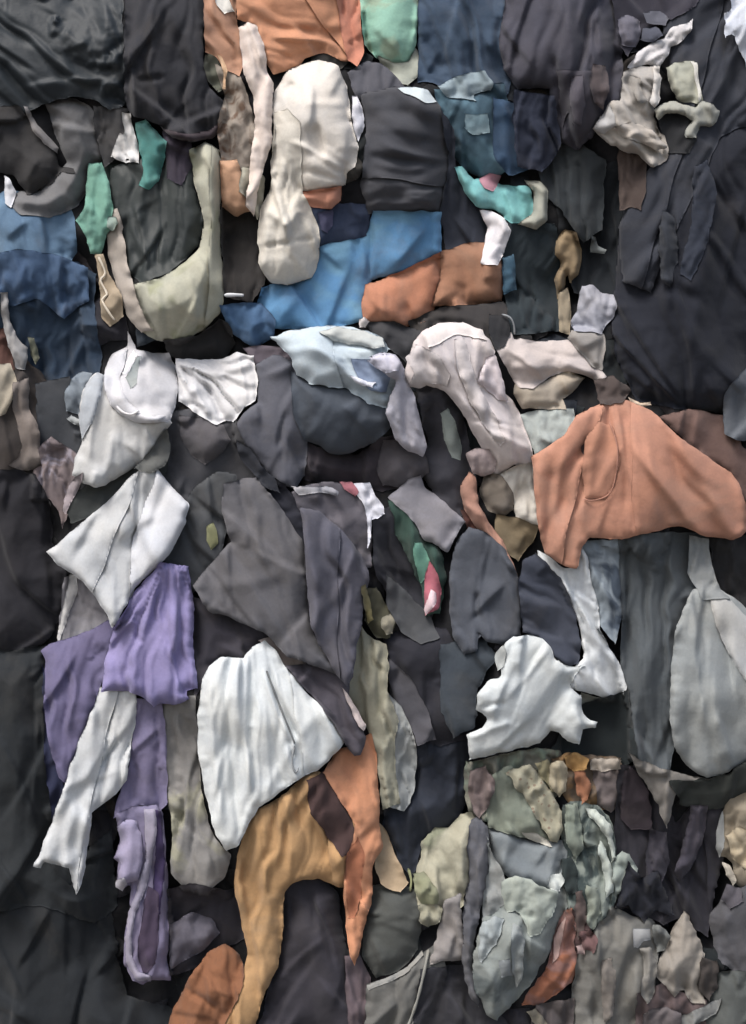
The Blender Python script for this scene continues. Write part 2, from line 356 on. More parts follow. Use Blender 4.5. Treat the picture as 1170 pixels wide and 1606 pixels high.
# ------------------------------------------------------------------ builders
LAST = [None, None]
def cloth(name, label, cat, color, outline, pre='flat', group=None, **kw):
    o = dict(PRE[pre]); o.update(kw); _seed[0] += 1; seed = _seed[0]*1.37
    mx, my = sum(outline[::2])/len(outline[::2]), sum(outline[1::2])/len(outline[1::2]); l_ = sum(hexlin(color))/3
    if not o.get('part'):
        if my > 1185 and mx > 640 or my < 300 and mx > 930 and l_ > 0.1 or name == 'light_blue_shirt':        # tightly crumpled heaps
            o['rough'] = 1.9; o['fs'] = o['fs']*0.55; o['c1'] += 0.05; o['c2'] += 0.02
        if l_ < 0.07: o['tilt'] *= 0.6; o['lift'] *= 0.6; o['curl'] = 0.9; o.setdefault('rough', 1.5)
    if not o.get('part'): LAST[1] = smooth_outline(outline, o.get('rough', 1.0), seed)[0]; LAST.append(color); LAST.append(kw.get('st', ('', None, None)))
    r = relief(outline, o, seed)
    if r is None: print('EMPTY', name, label); return None
    V, F = solid(*r, o.get('th', 0.18 if pre in ('hang', 'flat', 'part') else 0.3))
    org = V.mean(0); org[1] = V[:, 1].max()
    st = kw.get('st', ('', None, None))
    me = make_mesh(name, V-org, F, [fabric(color, *st)], flat_from=slice(2*len(r[3]), None))
    ob = bpy.data.objects.new(name, me); ob.location = org; COL.objects.link(ob)
    if o.get('part'):
        p = LAST[0]; ob.parent = p; ob.location = Vector(org)-p.location
        if label: ob['label'] = label
    else:
        ob['label'] = label; ob['category'] = cat
        if group: ob['group'] = group
        LAST[0] = ob
    return ob
def part(name, color, outline, label=None, **kw): return cloth(name, label, None, color, outline, 'part', **kw)
def flap(x1, y1, x2, y2, lift=0.7, name='flap', bow=4, **kw):
    """a layer of the last garment folded over along a line; a line drawn downwards keeps what is left of it"""
    Q = LAST[1]; col, st = LAST[-2], LAST[-1]; dx, dy = x2-x1, y2-y1; L = math.hypot(dx, dy); R = []
    def side(p):
        t = ((p[0]-x1)*dx+(p[1]-y1)*dy)/L
        return (dx*(p[1]-y1)-dy*(p[0]-x1))/L+bow*math.sin(t/L*3.1+x1)+1.8*math.sin(t/17+y1)
    n = len(Q)
    for i in range(n):
        a, b = Q[i], Q[(i+1) % n]; sa, sb = side(a), side(b)
        if sa > 0: R.append(a)
        if sa*sb < 0: R.append(a+(b-a)*sa/(sa-sb)); R.append(None)
    k = [i for i, r in enumerate(R) if r is None]
    if not k or len(k) % 2: return None
    out = []                                                         # wavy cut edge between each leaving and entering crossing
    for i, r in enumerate(R):
        if r is None: continue
        out.append(r)
        if i+1 < len(R) and R[i+1] is None:
            j = (i+2) % len(R)
            while R[j] is None: j = (j+1) % len(R)
            q = R[j]; m = int(np.hypot(*(q-r))/12)
            if m >= 2:
                ex = (q-r); el = np.hypot(*ex); nx = np.array([-ex[1], ex[0]])/el
                for t in range(1, m):
                    f = t/m; p = r+ex*f; p = p-side(p)*np.array([-dy, dx])/L if abs(side(p)) < 14 else p
                    out.append(p)
    kw.setdefault('rough', 0.25)
    return cloth(name, None, None, col, [v for p in out for v in p], 'part', lift=lift, st=st, b=0.25, ew=6, curl=0.5, **kw)
def surf(x, y):
    return ZB[int(np.clip(round((y-Y0)/H), 0, NY-1)), int(np.clip(round((x-X0)/H), 0, NX-1))]
def tube(name, label, cat, color, pts, rad, lift=0.4, aspart=False, style='', follow=True, sides=8):
    """a cord, drawstring, hem or wire lying along pts (x, y[, extra cm]); rad in cm"""
    P = [(p[0], p[1], p[2] if len(p) > 2 else 0) for p in pts]; Q = []
    for i in range(len(P)-1):
        a = P[max(0, i-1)]; b = P[i]; c = P[i+1]; d = P[min(len(P)-1, i+2)]
        m = max(2, int(math.hypot(c[0]-b[0], c[1]-b[1])/4))
        for k in range(m):
            t = k/m
            Q.append([0.5*((2*b[j])+(-a[j]+c[j])*t+(2*a[j]-5*b[j]+4*c[j]-d[j])*t*t+(-a[j]+3*b[j]-3*c[j]+d[j])*t**3) for j in range(3)])
    Q.append(list(P[-1])); Q = np.array(Q)
    z = np.array([surf(x, y) for x, y, _ in Q]) if follow else np.full(len(Q), max(surf(x, y) for x, y, _ in Q))
    if len(z) > 4:
        zp = np.pad(z, 2, mode='edge'); zm = np.stack([zp[i:i+len(z)] for i in range(5)]).max(0); z = np.convolve(np.pad(zm, 2, mode='edge'), np.ones(5)/5, 'valid')
    W_ = to_world(Q[:, 0], Q[:, 1], z+lift+Q[:, 2]); n = len(W_); T = np.gradient(W_, axis=0); T /= np.linalg.norm(T, axis=1)[:, None]+1e-9
    up = np.array([0, -1.0, 0]); A = np.cross(T, up); A /= np.linalg.norm(A, axis=1)[:, None]+1e-9; B = np.cross(T, A)
    r = rad/100*(1+0.15*np.sin(np.arange(n)*0.9)); r[0] *= 0.6; r[-1] *= 0.6
    an = np.linspace(0, 2*math.pi, sides, endpoint=False)
    V = (W_[:, None, :]+(A[:, None, :]*np.cos(an)[None, :, None]+B[:, None, :]*np.sin(an)[None, :, None])*r[:, None, None]).reshape(-1, 3)
    F = []
    for i in range(n-1):
        for j in range(sides):
            k = (j+1) % sides; F.append((i*sides+j, i*sides+k, (i+1)*sides+k, (i+1)*sides+j))
    for b0 in (0, (n-1)*sides):
        for j in range(1, sides-1, 2): F.append((b0, b0+j, b0+j+1, b0+(j+2) % sides))
    org = V.mean(0); me = make_mesh(name, V-org, np.array(F), [fabric(color, style)])
    ob = bpy.data.objects.new(name, me); ob.location = org; COL.objects.link(ob)
    if aspart:
        ob.parent = LAST[0]; ob.location = Vector(org)-LAST[0].location
    else: ob['label'] = label; ob['category'] = cat
    return ob

# ------------------------------------------------------------------ ground and the pressed mass of rags behind everything
def ground_mat():
    m = bpy.data.materials.new('packed_dirt'); m.use_nodes = True; N = m.node_tree.nodes; L = m.node_tree.links; bs = N['Principled BSDF']
    n = N.new('ShaderNodeTexNoise'); n.inputs['Scale'].default_value = 1.3; n.inputs['Detail'].default_value = 8
    g = N.new('ShaderNodeNewGeometry'); L.new(g.outputs['Position'], n.inputs[0])
    r = N.new('ShaderNodeValToRGB'); r.color_ramp.elements[0].color = (0.06, 0.055, 0.05, 1); r.color_ramp.elements[1].color = (0.15, 0.135, 0.12, 1); L.new(n.outputs[0], r.inputs[0])
    L.new(r.outputs[0], bs.inputs['Base Color']); bs.inputs['Roughness'].default_value = 0.95
    return m
def ground():
    n = 60; xs = np.concatenate([np.linspace(-900, -8, 12), np.linspace(-7, 7, 37), np.linspace(8, 900, 12)]); m = len(xs)
    gx, gy = np.meshgrid(xs, xs); z = 0.03*perlin(gx*1.3, gy*1.3, 2)*(np.abs(gx) < 8)*(np.abs(gy) < 8)
    V = np.stack([gx, gy, z], -1).reshape(-1, 3); i = np.arange(m*m).reshape(m, m)
    F = np.stack([i[:-1, :-1], i[:-1, 1:], i[1:, 1:], i[1:, :-1]], -1).reshape(-1, 4)
    ob = bpy.data.objects.new('ground', make_mesh('ground', V, F, [ground_mat()])); COL.objects.link(ob); ob['kind'] = 'structure'
ground()
def rag_mass():
    global ZB
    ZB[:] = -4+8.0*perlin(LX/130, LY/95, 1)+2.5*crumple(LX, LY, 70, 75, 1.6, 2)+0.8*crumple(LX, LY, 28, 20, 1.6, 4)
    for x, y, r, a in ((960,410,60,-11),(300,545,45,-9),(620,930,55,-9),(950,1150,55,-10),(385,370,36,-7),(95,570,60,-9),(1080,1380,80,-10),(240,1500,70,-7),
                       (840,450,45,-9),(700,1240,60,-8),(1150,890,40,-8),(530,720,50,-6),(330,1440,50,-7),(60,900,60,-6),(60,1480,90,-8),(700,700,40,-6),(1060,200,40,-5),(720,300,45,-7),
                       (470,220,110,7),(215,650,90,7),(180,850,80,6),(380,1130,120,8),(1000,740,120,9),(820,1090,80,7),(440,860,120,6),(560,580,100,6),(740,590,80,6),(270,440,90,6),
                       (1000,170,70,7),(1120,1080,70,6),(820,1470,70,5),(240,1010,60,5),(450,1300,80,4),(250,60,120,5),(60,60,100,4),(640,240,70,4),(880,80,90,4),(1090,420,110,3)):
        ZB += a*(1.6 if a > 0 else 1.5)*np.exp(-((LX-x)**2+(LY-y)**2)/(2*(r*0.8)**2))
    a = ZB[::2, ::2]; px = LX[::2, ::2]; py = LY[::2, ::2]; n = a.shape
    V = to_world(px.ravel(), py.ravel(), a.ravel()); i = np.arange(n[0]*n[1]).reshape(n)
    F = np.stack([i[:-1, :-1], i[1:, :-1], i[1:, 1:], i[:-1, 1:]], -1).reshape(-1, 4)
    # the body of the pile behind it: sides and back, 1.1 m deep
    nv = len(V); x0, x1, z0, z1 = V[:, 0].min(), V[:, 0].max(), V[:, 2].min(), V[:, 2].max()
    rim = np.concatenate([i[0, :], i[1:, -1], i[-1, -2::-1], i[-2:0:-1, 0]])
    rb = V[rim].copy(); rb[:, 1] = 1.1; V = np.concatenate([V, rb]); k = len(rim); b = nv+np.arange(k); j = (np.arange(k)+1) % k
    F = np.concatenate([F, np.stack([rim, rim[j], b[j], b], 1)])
    ob = bpy.data.objects.new('compressed_rags', make_mesh('compressed_rags', V, F, [fabric('141417', 'blot', '1d1c1f', (9.0, 0.6))]))  # near-black colour paints the depth of the recesses darker
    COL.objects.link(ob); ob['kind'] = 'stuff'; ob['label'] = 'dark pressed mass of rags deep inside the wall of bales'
rag_mass()
def rag_scraps():
    rs = random.Random(5); pal = ['18191c', '1d1c20', '181e26', '211f1f', '29272d', '191e20', '303036', '211b1e', '3e3a35', '2d353c', '4a4743', '241d18']  # palette kept very dark so shade in the gaps is partly painted
    mats = [fabric(p) for p in pal]; VV = []; FF = []; MI = []; off = 0
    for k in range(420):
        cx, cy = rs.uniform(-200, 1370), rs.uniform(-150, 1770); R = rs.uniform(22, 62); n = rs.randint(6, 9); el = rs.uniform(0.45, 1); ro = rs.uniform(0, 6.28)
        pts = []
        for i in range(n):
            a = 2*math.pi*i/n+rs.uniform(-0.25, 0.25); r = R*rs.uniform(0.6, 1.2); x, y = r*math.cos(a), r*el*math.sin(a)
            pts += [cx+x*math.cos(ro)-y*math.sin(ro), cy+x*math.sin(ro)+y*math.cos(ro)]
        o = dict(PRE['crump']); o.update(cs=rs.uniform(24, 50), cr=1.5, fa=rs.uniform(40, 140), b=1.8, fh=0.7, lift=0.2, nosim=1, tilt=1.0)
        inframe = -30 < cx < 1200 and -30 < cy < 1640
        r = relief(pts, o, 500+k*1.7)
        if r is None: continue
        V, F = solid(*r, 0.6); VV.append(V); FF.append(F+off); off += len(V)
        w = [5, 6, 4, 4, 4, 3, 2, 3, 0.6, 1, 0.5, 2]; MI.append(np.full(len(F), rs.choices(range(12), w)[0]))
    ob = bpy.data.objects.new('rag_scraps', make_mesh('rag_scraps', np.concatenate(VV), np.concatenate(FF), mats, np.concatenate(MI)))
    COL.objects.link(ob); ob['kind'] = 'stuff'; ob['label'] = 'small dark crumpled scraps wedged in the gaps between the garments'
rag_scraps()
# ================================================================== the garments, back to front, region by region
# ---- upper left
cloth('navy_cloth', 'dark navy cloth hanging at the left edge under the faded jeans', 'cloth', '2b3d50', [-40,420,60,400,120,410,150,430,150,500,160,560,150,620,120,660,60,640,20,600,-40,590], 'hang', fw=34)
cloth('brown_cloth', 'dark brown cloth at the left edge below the beige knit', 'cloth', '3f3733', [-40,560,10,540,70,590,100,660,70,740,30,780,-40,780], 'lump')
cloth('charcoal_cloth', 'soft charcoal cloth behind the white hooded top, left of it', 'cloth', '3c3e42', [55,600,110,590,140,620,150,700,120,760,80,740,60,690], 'flat')
cloth('red_rag', 'small rusty red rag at the left edge above the beige knit', 'rag', '5a382e', [-30,520,8,515,20,545,22,580,-30,590], 'crump')
cloth('jeans', 'faded blue jeans bulging at the left edge', 'jeans', '4d6c88', [-40,330,5,300,45,300,100,300,118,345,120,395,100,430,60,450,20,445,-40,430], 'lump', st=('blot','5d7f9d',(5.0,0.5)), ca=80)
cloth('blue_rag', 'deep blue rag tucked under the faded jeans', 'rag', '3a5473', [-20,400,30,390,90,400,138,420,140,470,100,500,60,470,20,480,-20,470], 'crump')
cloth('trousers', 'grey trousers bending over the faded jeans at upper left', 'trousers', '6a6a6c', [70,160,105,152,142,168,160,205,166,250,140,275,138,300,120,325,80,340,30,335,15,315,30,300,60,300,90,270,105,255,92,225], 'lump', b=5.5, cr=0.32, ew=40)
cloth('green_rag_dark', 'dark green rag between the teal and the light green rags', 'rag', '2d3a35', [160,250,225,250,228,300,200,330,170,310], 'crump')
cloth('grey_knit', 'dark grey knit hanging behind the small white scrap', 'knitwear', '474545', [145,165,200,170,196,205,180,250,165,262,150,215], 'hang', fw=14, fh=0.8)
cloth('black_skirt', 'black crumpled skirt with streaky folds inside the cream bag', 'skirt', '353a38', [175,262,255,240,262,215,300,215,305,290,318,345,312,385,262,430,222,445,195,420,180,350,168,300], 'hang', fw=40, fh=2.2, cr=0.35, cs=40, b=3, st=('shiny',None,None))
cloth('maroon_rag', 'maroon and navy rag next to the teal rag', 'rag', '3c3440', [255,205,300,205,302,260,285,292,262,280], 'crump')
cloth('cream_bag', 'big cream cloth bag with its mouth wrapped round the black skirt', 'bag', 'a09f8c', [296,235,322,222,345,236,348,330,347,398,356,440,345,488,318,520,275,538,232,528,205,500,210,445,250,436,285,415,312,386,320,345,305,290], 'lump', b=5, ew=34, cr=0.35, ca=95, st=('blot','8f9174',(4.0,0.5)), cr_=[(250,440,255,530,9,0.9),(330,250,330,430,9,0.8),(300,430,320,510,7,0.8)])
flap(318,540,332,240)
part('bag_rim', 'a0968c', [168,330,184,326,192,355,198,400,208,440,222,485,240,520,222,522,200,496,182,448,170,400], b=1.2, ew=9, lift=1.4)
cloth('black_jacket', 'glossy black jacket with diagonal folds in the top left corner', 'jacket', '2c3236', [-40,-60,192,-60,192,40,196,120,194,165,175,172,145,155,108,152,60,168,18,186,-40,190], 'hang', fa=50, fw=85, fh=3.0, cr=0.49, cs=90, st=('shiny',None,None), cr_=[(40,70,150,130,9,1.6),(85,70,130,150,8,1.2),(0,100,60,165,10,-2.0),(110,10,175,70,11,1.5)])
cloth('charcoal_coat', 'charcoal coat hanging at top left with a curled brown hem', 'coat', '333236', [196,-60,330,-60,322,20,318,90,330,140,352,160,352,195,330,216,300,222,270,214,248,196,215,184,198,172,194,100], 'hang', fw=46, fh=2.2, b=2.0, cr=0.32, cr_=[(206,-20,204,170,6,-2.5),(260,0,290,60,9,1.0),(215,125,255,120,5,-1.2),(250,165,340,205,14,-2.0)])
part('hem', '42363a', [250,196,272,206,300,210,330,202,345,190,350,200,332,217,300,223,268,215], b=0.8, lift=0.6)
part('olive_patch', '5b5d50', [324,86,337,82,346,104,354,136,342,144,326,128,320,104])
cloth('brown_vest', 'dark brown vest with a pale grey zip at the left edge', 'vest', '3a3736', [-40,170,28,166,45,185,62,215,85,238,96,262,115,264,117,271,95,270,76,290,44,305,20,276,-40,262], 'lump', b=3, cr=0.35)
part('zip', '7d7a7b', [36,166,42,166,58,196,78,216,92,232,90,240,70,226,52,204], b=0.8, lift=0.5)
cloth('white_scrap', 'small white scrap under the hem of the charcoal coat', 'scrap', 'c2c0be', [192,176,204,177,213,215,218,256,203,254,197,240,198,256,174,246,178,228,188,208,195,212], 'strip', cr_=[(198,190,206,245,3,-0.8)])
cloth('teal_rag', 'rounded teal rag below the charcoal coat', 'rag', '3c827c', [212,192,228,187,246,205,262,222,254,260,249,286,233,298,219,291,224,262,216,228], 'lump', b=2.2, ew=16, ed=1.5, cr_=[(228,205,240,285,8,-0.7)])
cloth('light_green_rag', 'long light green rag hanging beside the cream bag', 'rag', '5f9684', [138,258,160,256,170,285,178,325,174,342,184,352,166,368,158,400,142,398,134,370,119,345,132,325,136,290], 'strip', b=2.0, ew=14, cr=0.42, cs=20)
cloth('beige_strap', 'narrow beige strap with a twisted braid left of the cream bag', 'strap', '9c8a70', [150,398,162,398,172,430,190,462,194,495,172,512,158,500,157,455], 'strip')
tube('braid', '', '', 'c9bca6', [(154,402),(165,428),(158,440),(168,462),(160,470),(172,492),(180,502)], 0.35, aspart=True)
cloth('white_lining', 'tiny white lining showing at the left edge above the faded jeans', 'lining', 'b4b6bc', [6,276,14,280,26,300,18,325,8,318], 'strip')
cloth('pale_strip', 'thin pale twisted strip hanging at the left edge', 'strip', '8e8d8e', [0,460,12,458,16,500,34,538,43,545,40,580,26,578,12,540,4,505], 'strip')
cloth('olive_strip', 'short olive strip beside the thin pale twisted strip', 'strip', '686a58', [44,528,54,530,62,560,56,572,48,556], 'strip')
# ---- middle left edge
cloth('beige_knit', 'beige knit lump at the left edge', 'knitwear', '958c7b', [-40,572,15,570,26,595,22,625,8,648,-40,668], 'lump', b=3, ew=20)
cloth('taupe_scarf', 'taupe scarf curling to a hook shape at the left edge', 'scarf', '756b65', [20,600,45,590,46,640,64,680,62,702,78,715,60,735,34,738,12,730,28,718,34,700,28,670,20,640], 'lump', b=2.6, ew=14, ed=1.5, fa=80)
cloth('mauve_blouse', 'torn mauve blouse below the taupe scarf', 'blouse', '796b6c', [58,702,80,684,105,700,124,715,126,745,112,790,98,830,90,800,78,782,54,780,52,738,66,730], 'hang', fw=16, fh=1.2, st=('blot','8d8590',(14,0.4)))
# ---- big dark sheet bottom left
cloth('black_trousers', 'brown black trousers at the left edge beside the pale grey shirt', 'trousers', '29272b', [-40,738,20,735,56,745,80,790,82,850,104,900,98,960,70,1010,20,1030,-40,1030], 'lump', b=3.5, cr=0.39)
cloth('dark_tarp', 'very large charcoal tarp filling the lower left corner', 'tarp', '222528', [-40,1390,60,1330,130,1370,175,1430,185,1500,200,1560,330,1600,330,1660,-40,1660], 'lump', fh=0.8, fw=120, cr=0.7, cs=110, b=3)
cloth('dark_green_coat', 'dark green grey coat hanging beside the purple trousers', 'coat', '26292b', [-40,1015,20,1020,72,1010,78,1100,100,1210,70,1350,110,1390,140,1330,175,1300,185,1420,150,1450,60,1420,-40,1440], 'lump', fh=0.9, fw=120, cr=0.7, cs=90, b=3, cr_=[(-20,1020,66,1014,4,0.7)])
cloth('navy_lining', 'deep navy lining left of the purple trousers', 'lining', '272b46', [66,1040,80,1080,95,1200,105,1270,85,1300,70,1200], 'hang')
# ---- upper middle: orange, cream, white
cloth('brown_sock', 'dark brown bundle in the hole between the cream bag and the knotted trousers', 'bundle', '37322f', [345,320,395,320,410,370,415,440,395,475,352,465,348,400], 'hang', fw=20, fh=1.0)
cloth('navy_shirt', 'navy shirt folded between the white shirt and the steel blue tarp', 'shirt', '37425a', [465,315,580,320,580,390,500,400,470,370], 'lump', b=2)
cloth('beige_tangle', 'tangled beige and brown cloth left of the long cream strip', 'cloth', '8e8377', [335,100,376,118,400,190,398,262,380,300,350,290,345,240,340,190,352,150], 'crump', cr=0.91, cs=26, st=('blot','6a5240',(12,0.5)))
cloth('tan_shirt', 'tan shirt corner at the top edge between coat and orange shirt', 'shirt', 'b08062', [316,-60,372,-60,372,40,392,70,376,120,352,108,340,90,322,82], 'hang', fa=60, fw=30)
cloth('pink_scrap', 'pale pink scrap at the top edge on the tan shirt', 'scrap', 'e0cabf', [332,-50,358,-50,360,2,368,18,352,22,340,8], 'strip')
cloth('yellow_piping', 'thin pale yellow piping curving down beside the charcoal coat', 'piping', 'c8a077', [340,84,348,90,356,108,354,140,349,138,350,112], 'strip')
cloth('peach_rag', 'peach rag beside the cream bag handle', 'rag', 'b28664', [344,252,372,250,382,275,388,300,395,330,372,340,348,325], 'lump', b=2.0, ew=16)
cloth('cream_rag', 'little cream rag overlapping the peach rag', 'rag', 'a39f8c', [378,262,400,262,416,280,412,320,404,345,388,312,374,300], 'crump')
cloth('orange_shirt', 'orange shirt stretched along the top edge', 'shirt', 'c3835a', [368,-60,528,-60,534,20,545,70,560,98,535,96,508,82,478,94,470,104,428,116,412,90,400,44,372,30], 'hang', fa=25, fw=80, fh=1.4, b=2.5, cr=0.24, cs=70, cr_=[(520,0,540,80,7,-1.3),(440,95,520,70,8,-1.0)])
flap(545,98,440,-60)
cloth('rust_sleeve', 'rust orange sleeve beside the green shopping bag at the top', 'sleeve', 'bd7457', [518,-60,570,-60,566,30,572,80,560,104,544,92,534,50], 'hang', fw=24, fh=1.2)
cloth('green_bag', 'mint green bag bulging at the top edge', 'bag', '7baf9b', [562,-60,652,-60,657,30,650,78,636,100,612,104,592,92,572,70,566,20], 'lump', b=4, ew=36, cr=0.35, st=('blot','8ba58b',(7.0,0.5)))
part('bag_bottom', '93978a', [592,88,618,98,640,96,652,76,660,90,656,120,640,134,618,128,600,112], b=0.8, lift=0.6)
cloth('navy_jacket', 'slate navy jacket bunched at the top beside the mint green bag', 'jacket', '384b60', [655,-60,800,-60,790,40,800,130,790,160,700,140,672,128,655,130,656,60], 'lump', fa=70, fw=60, fh=2.6, cr=0.84, cs=70, b=3, cr_=[(700,-10,740,70,10,1.2),(665,60,700,110,9,-1.5)])
cloth('slate_rag', 'slate rag wedged between the white shirt and the mint green bag', 'rag', '4c4c54', [545,115,575,95,600,100,628,128,645,150,600,160,560,160], 'crump')
cloth('teal_jumper', 'dark teal jumper with pale patches beside the charcoal folded stack', 'jumper', '34505f', [680,140,790,130,800,180,812,255,770,285,735,270,705,240,692,190], 'lump', b=4, cr=0.63, cs=50, st=('blot','4d7183',(6,0.6)))
cloth('blue_cloth', 'deep blue cloth right of the dark teal jumper', 'cloth', '2c4863', [772,150,830,170,840,262,800,275,775,250], 'hang')
cloth('pale_blue_scrap', 'pale blue grey scrap above the dark teal jumper', 'scrap', '7d909a', [686,134,720,118,760,110,774,130,770,142,735,150,745,158,700,152], 'crump', b=1.5)
cloth('ice_patch', 'pale square patch on the dark teal jumper', 'patch', '6c8b98', [730,178,765,178,768,208,742,212,728,200], 'flat')
cloth('charcoal_stack', 'charcoal jumper folded in thick layers under the mint green bag', 'jumper', '444449', [566,148,620,136,665,140,692,168,702,210,706,262,692,335,640,342,578,336,566,290,574,210], 'lump', fa=5, ca=8, b=4, ew=30, fh=1.3, fw=52, cr=0.32, cr_=[(590,170,640,182,5,-1.6),(580,240,690,265,6,-2.2),(650,262,700,264,3,1.0),(590,305,690,310,7,-1.2)])
flap(720,225,560,200,0.9)
flap(720,300,560,275,0.9)
cloth('white_tuft', 'small white tuft on top of the charcoal folded jumper', 'tuft', 'a9b4b8', [625,138,650,136,672,142,685,160,668,162,648,150,634,146], 'strip')
cloth('dark_post_rag', 'dark slate cloth hanging right of the charcoal folded jumper', 'cloth', '30333d', [692,170,712,200,716,262,745,300,765,360,790,385,700,392,690,330,704,260], 'hang', fw=26)
cloth('white_sliver', 'white sliver beside the white bundled shirt', 'sliver', 'b9b9c2', [552,150,560,150,570,175,572,195,562,222,554,205], 'strip')
cloth('blue_tarp', 'bright steel blue tarp in the middle of the wall', 'tarp', '4680ae', [410,450,470,432,500,388,575,370,585,330,692,332,692,398,640,424,582,440,572,505,500,518,430,515,400,492], 'flat', b=3.0, ew=30, cr=0.39, cs=85, fa=110, st=('blot','5588a8',(3.5,0.5)), cr_=[(578,345,578,440,4,-1.3),(500,400,440,500,10,0.8)])
cloth('blue_shirt', 'denim blue shirt at the left end of the steel blue tarp', 'shirt', '3f6389', [345,478,372,474,410,476,432,500,430,530,400,545,360,520], 'crump')
cloth('orange_cushion', 'orange brown cushion below the steel blue tarp', 'cushion', 'b1714f', [572,446,630,425,692,394,694,440,676,498,640,512,600,510,572,506,566,480], 'lump', b=3.5, ew=26, cr=0.21)
cloth('rust_cushion', 'rust brown cushion right of the orange brown cushion', 'cushion', '9a6a4c', [692,394,740,380,790,380,792,440,788,472,740,478,676,480,688,440], 'lump', b=3.0, ew=26, cr=0.24)
cloth('dark_fold', 'dark brown fold of cloth under the rust brown cushion', 'cloth', '3a3533', [640,505,690,482,790,472,805,500,800,545,770,555,730,520,690,510,655,530], 'lump', b=2)
cloth('white_polo', 'cream white shirt bundled upright in the upper middle', 'shirt', 'bcb6ae', [432,140,450,112,480,98,502,94,530,104,545,140,550,190,562,232,556,262,545,272,540,290,500,300,470,298,440,260,428,190], 'lump', b=5.5, ew=40, ca=20, cr=0.35, cr_=[(455,225,545,265,5,1.0),(480,165,540,160,6,0.6),(440,150,460,130,5,-1.5),(470,270,540,282,5,-0.8)])
cloth('orange_bundle', 'small orange bundle under the cream white bundled shirt', 'bundle', 'c98566', [466,302,500,296,536,292,534,315,518,328,492,326,472,320], 'lump', b=2.0, ew=12)
cloth('cream_strip', 'long cream pink strip hanging down from the top', 'strip', 'c3b4aa', [374,44,388,34,402,40,414,72,420,110,430,130,426,180,427,222,414,262,405,300,398,340,384,322,390,290,392,250,400,200,396,150,382,118], 'strip', b=2.4, ew=14, fa=85, fw=24, cr_=[(392,60,402,120,4,0.6)])
cloth('knotted_trousers', 'white trousers hanging with a rounded knot at their lower end', 'trousers', 'bab4a8', [432,176,450,170,470,190,474,300,488,330,500,360,500,410,488,436,450,448,424,444,408,418,404,362,410,320,424,296,426,240], 'lump', b=4.5, ew=24, fa=88, fh=0.9, fw=26, cr_=[(446,210,450,330,4,-1.0),(420,330,448,355,6,1.2),(470,330,448,355,6,1.2),(448,350,448,380,5,1.0),(410,385,495,378,4,-0.7)])
# ---- upper right
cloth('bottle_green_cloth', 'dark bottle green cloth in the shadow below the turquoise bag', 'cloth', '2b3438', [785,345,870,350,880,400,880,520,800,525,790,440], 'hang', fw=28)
cloth('teal_sliver', 'narrow dark teal piece beside the rust brown cushion', 'sliver', '33566b', [788,405,806,398,810,455,790,462], 'strip')
cloth('black_cloth_middle', 'near black cloth between the two dark coats on the right', 'cloth', '202428', [868,275,980,250,985,420,960,470,900,460,880,400], 'hang', fw=30)
cloth('ashen_cloth', 'ashen grey cloth under the mauve grey coat', 'cloth', '35393b', [840,240,900,220,950,250,945,360,915,380,880,330,850,300], 'hang', fw=34)
cloth('mauve_coat', 'mauve grey winter coat hanging at top right of the middle', 'coat', '45434d', [783,60,800,-60,962,-60,968,50,978,100,972,160,948,190,930,215,905,235,880,225,868,180,862,140,840,138,812,140,790,110], 'lump', fw=70, fh=2.6, b=4.0, cr=0.84, cs=90, cr_=[(870,90,878,200,6,-2.2),(920,60,950,150,8,1.3),(840,0,830,120,10,1.0)])
part('ragged_edge', '403c44', [872,110,950,110,952,160,930,200,905,230,892,170,882,200], b=0.6, lift=0.3, cr=0.28)
cloth('midnight_cloth', 'midnight blue cloth under the left side of the mauve grey coat', 'cloth', '2b3040', [806,140,870,150,880,230,850,270,812,262,806,200], 'hang', fw=26)
cloth('turquoise_bag', 'turquoise plastic bag with a pink print beside the rust brown cushion', 'bag', '64aeae', [712,262,724,260,742,282,765,278,790,290,830,292,838,330,830,350,800,350,778,330,748,325,728,300], 'lump', b=2.2, ew=14, ed=1.5, cr=0.42, cs=34)
part('pink_print', 'b67f8e', [752,280,768,272,786,276,780,292,772,300,758,294])
cloth('cream_pouch', 'cream pouch with a light rim right of the turquoise bag', 'pouch', '96978a', [822,282,845,284,860,298,858,345,842,360,812,352,834,334,836,300], 'lump', b=1.5, ew=10)
cloth('white_tail', 'white twisted cloth tail hanging from the turquoise bag', 'cloth', 'cfc9cb', [752,330,770,330,792,342,801,362,792,392,780,416,754,414,758,385,764,358], 'strip', b=2, ew=14, cr=0.42, cs=22)
cloth('tan_glove', 'tan glove stuck upright above the crumpled plastic ball', 'glove', '8a7555', [872,378,886,360,904,364,912,392,908,430,896,444,890,430,886,450,874,470,870,440,880,410,870,400], 'lump', b=1.8, ew=10, cr=0.28, cs=18)
cloth('beige_sliver', 'beige sliver behind the crumpled plastic ball', 'sliver', '8a7d66', [876,460,890,450,896,490,893,525,878,520], 'strip')
cloth('white_star', 'tiny pale ragged scrap floating against the black cloth', 'scrap', '6c7272', [928,370,934,372,938,384,952,392,948,398,926,394], 'strip')
cloth('black_coat', 'large blue black coat hanging down the right edge', 'coat', '20222b', [1000,210,1060,190,1130,190,1210,180,1210,640,1130,650,1060,640,1000,630,965,560,960,480,970,380,985,300], 'lump', fw=80, fh=2.6, b=5, cr=1, cs=95, fa=75, cr_=[(1060,300,1050,480,10,1.5),(1120,280,1080,560,12,1.4),(1010,440,1100,470,12,-1.4),(1050,380,1080,440,8,-1.5)])
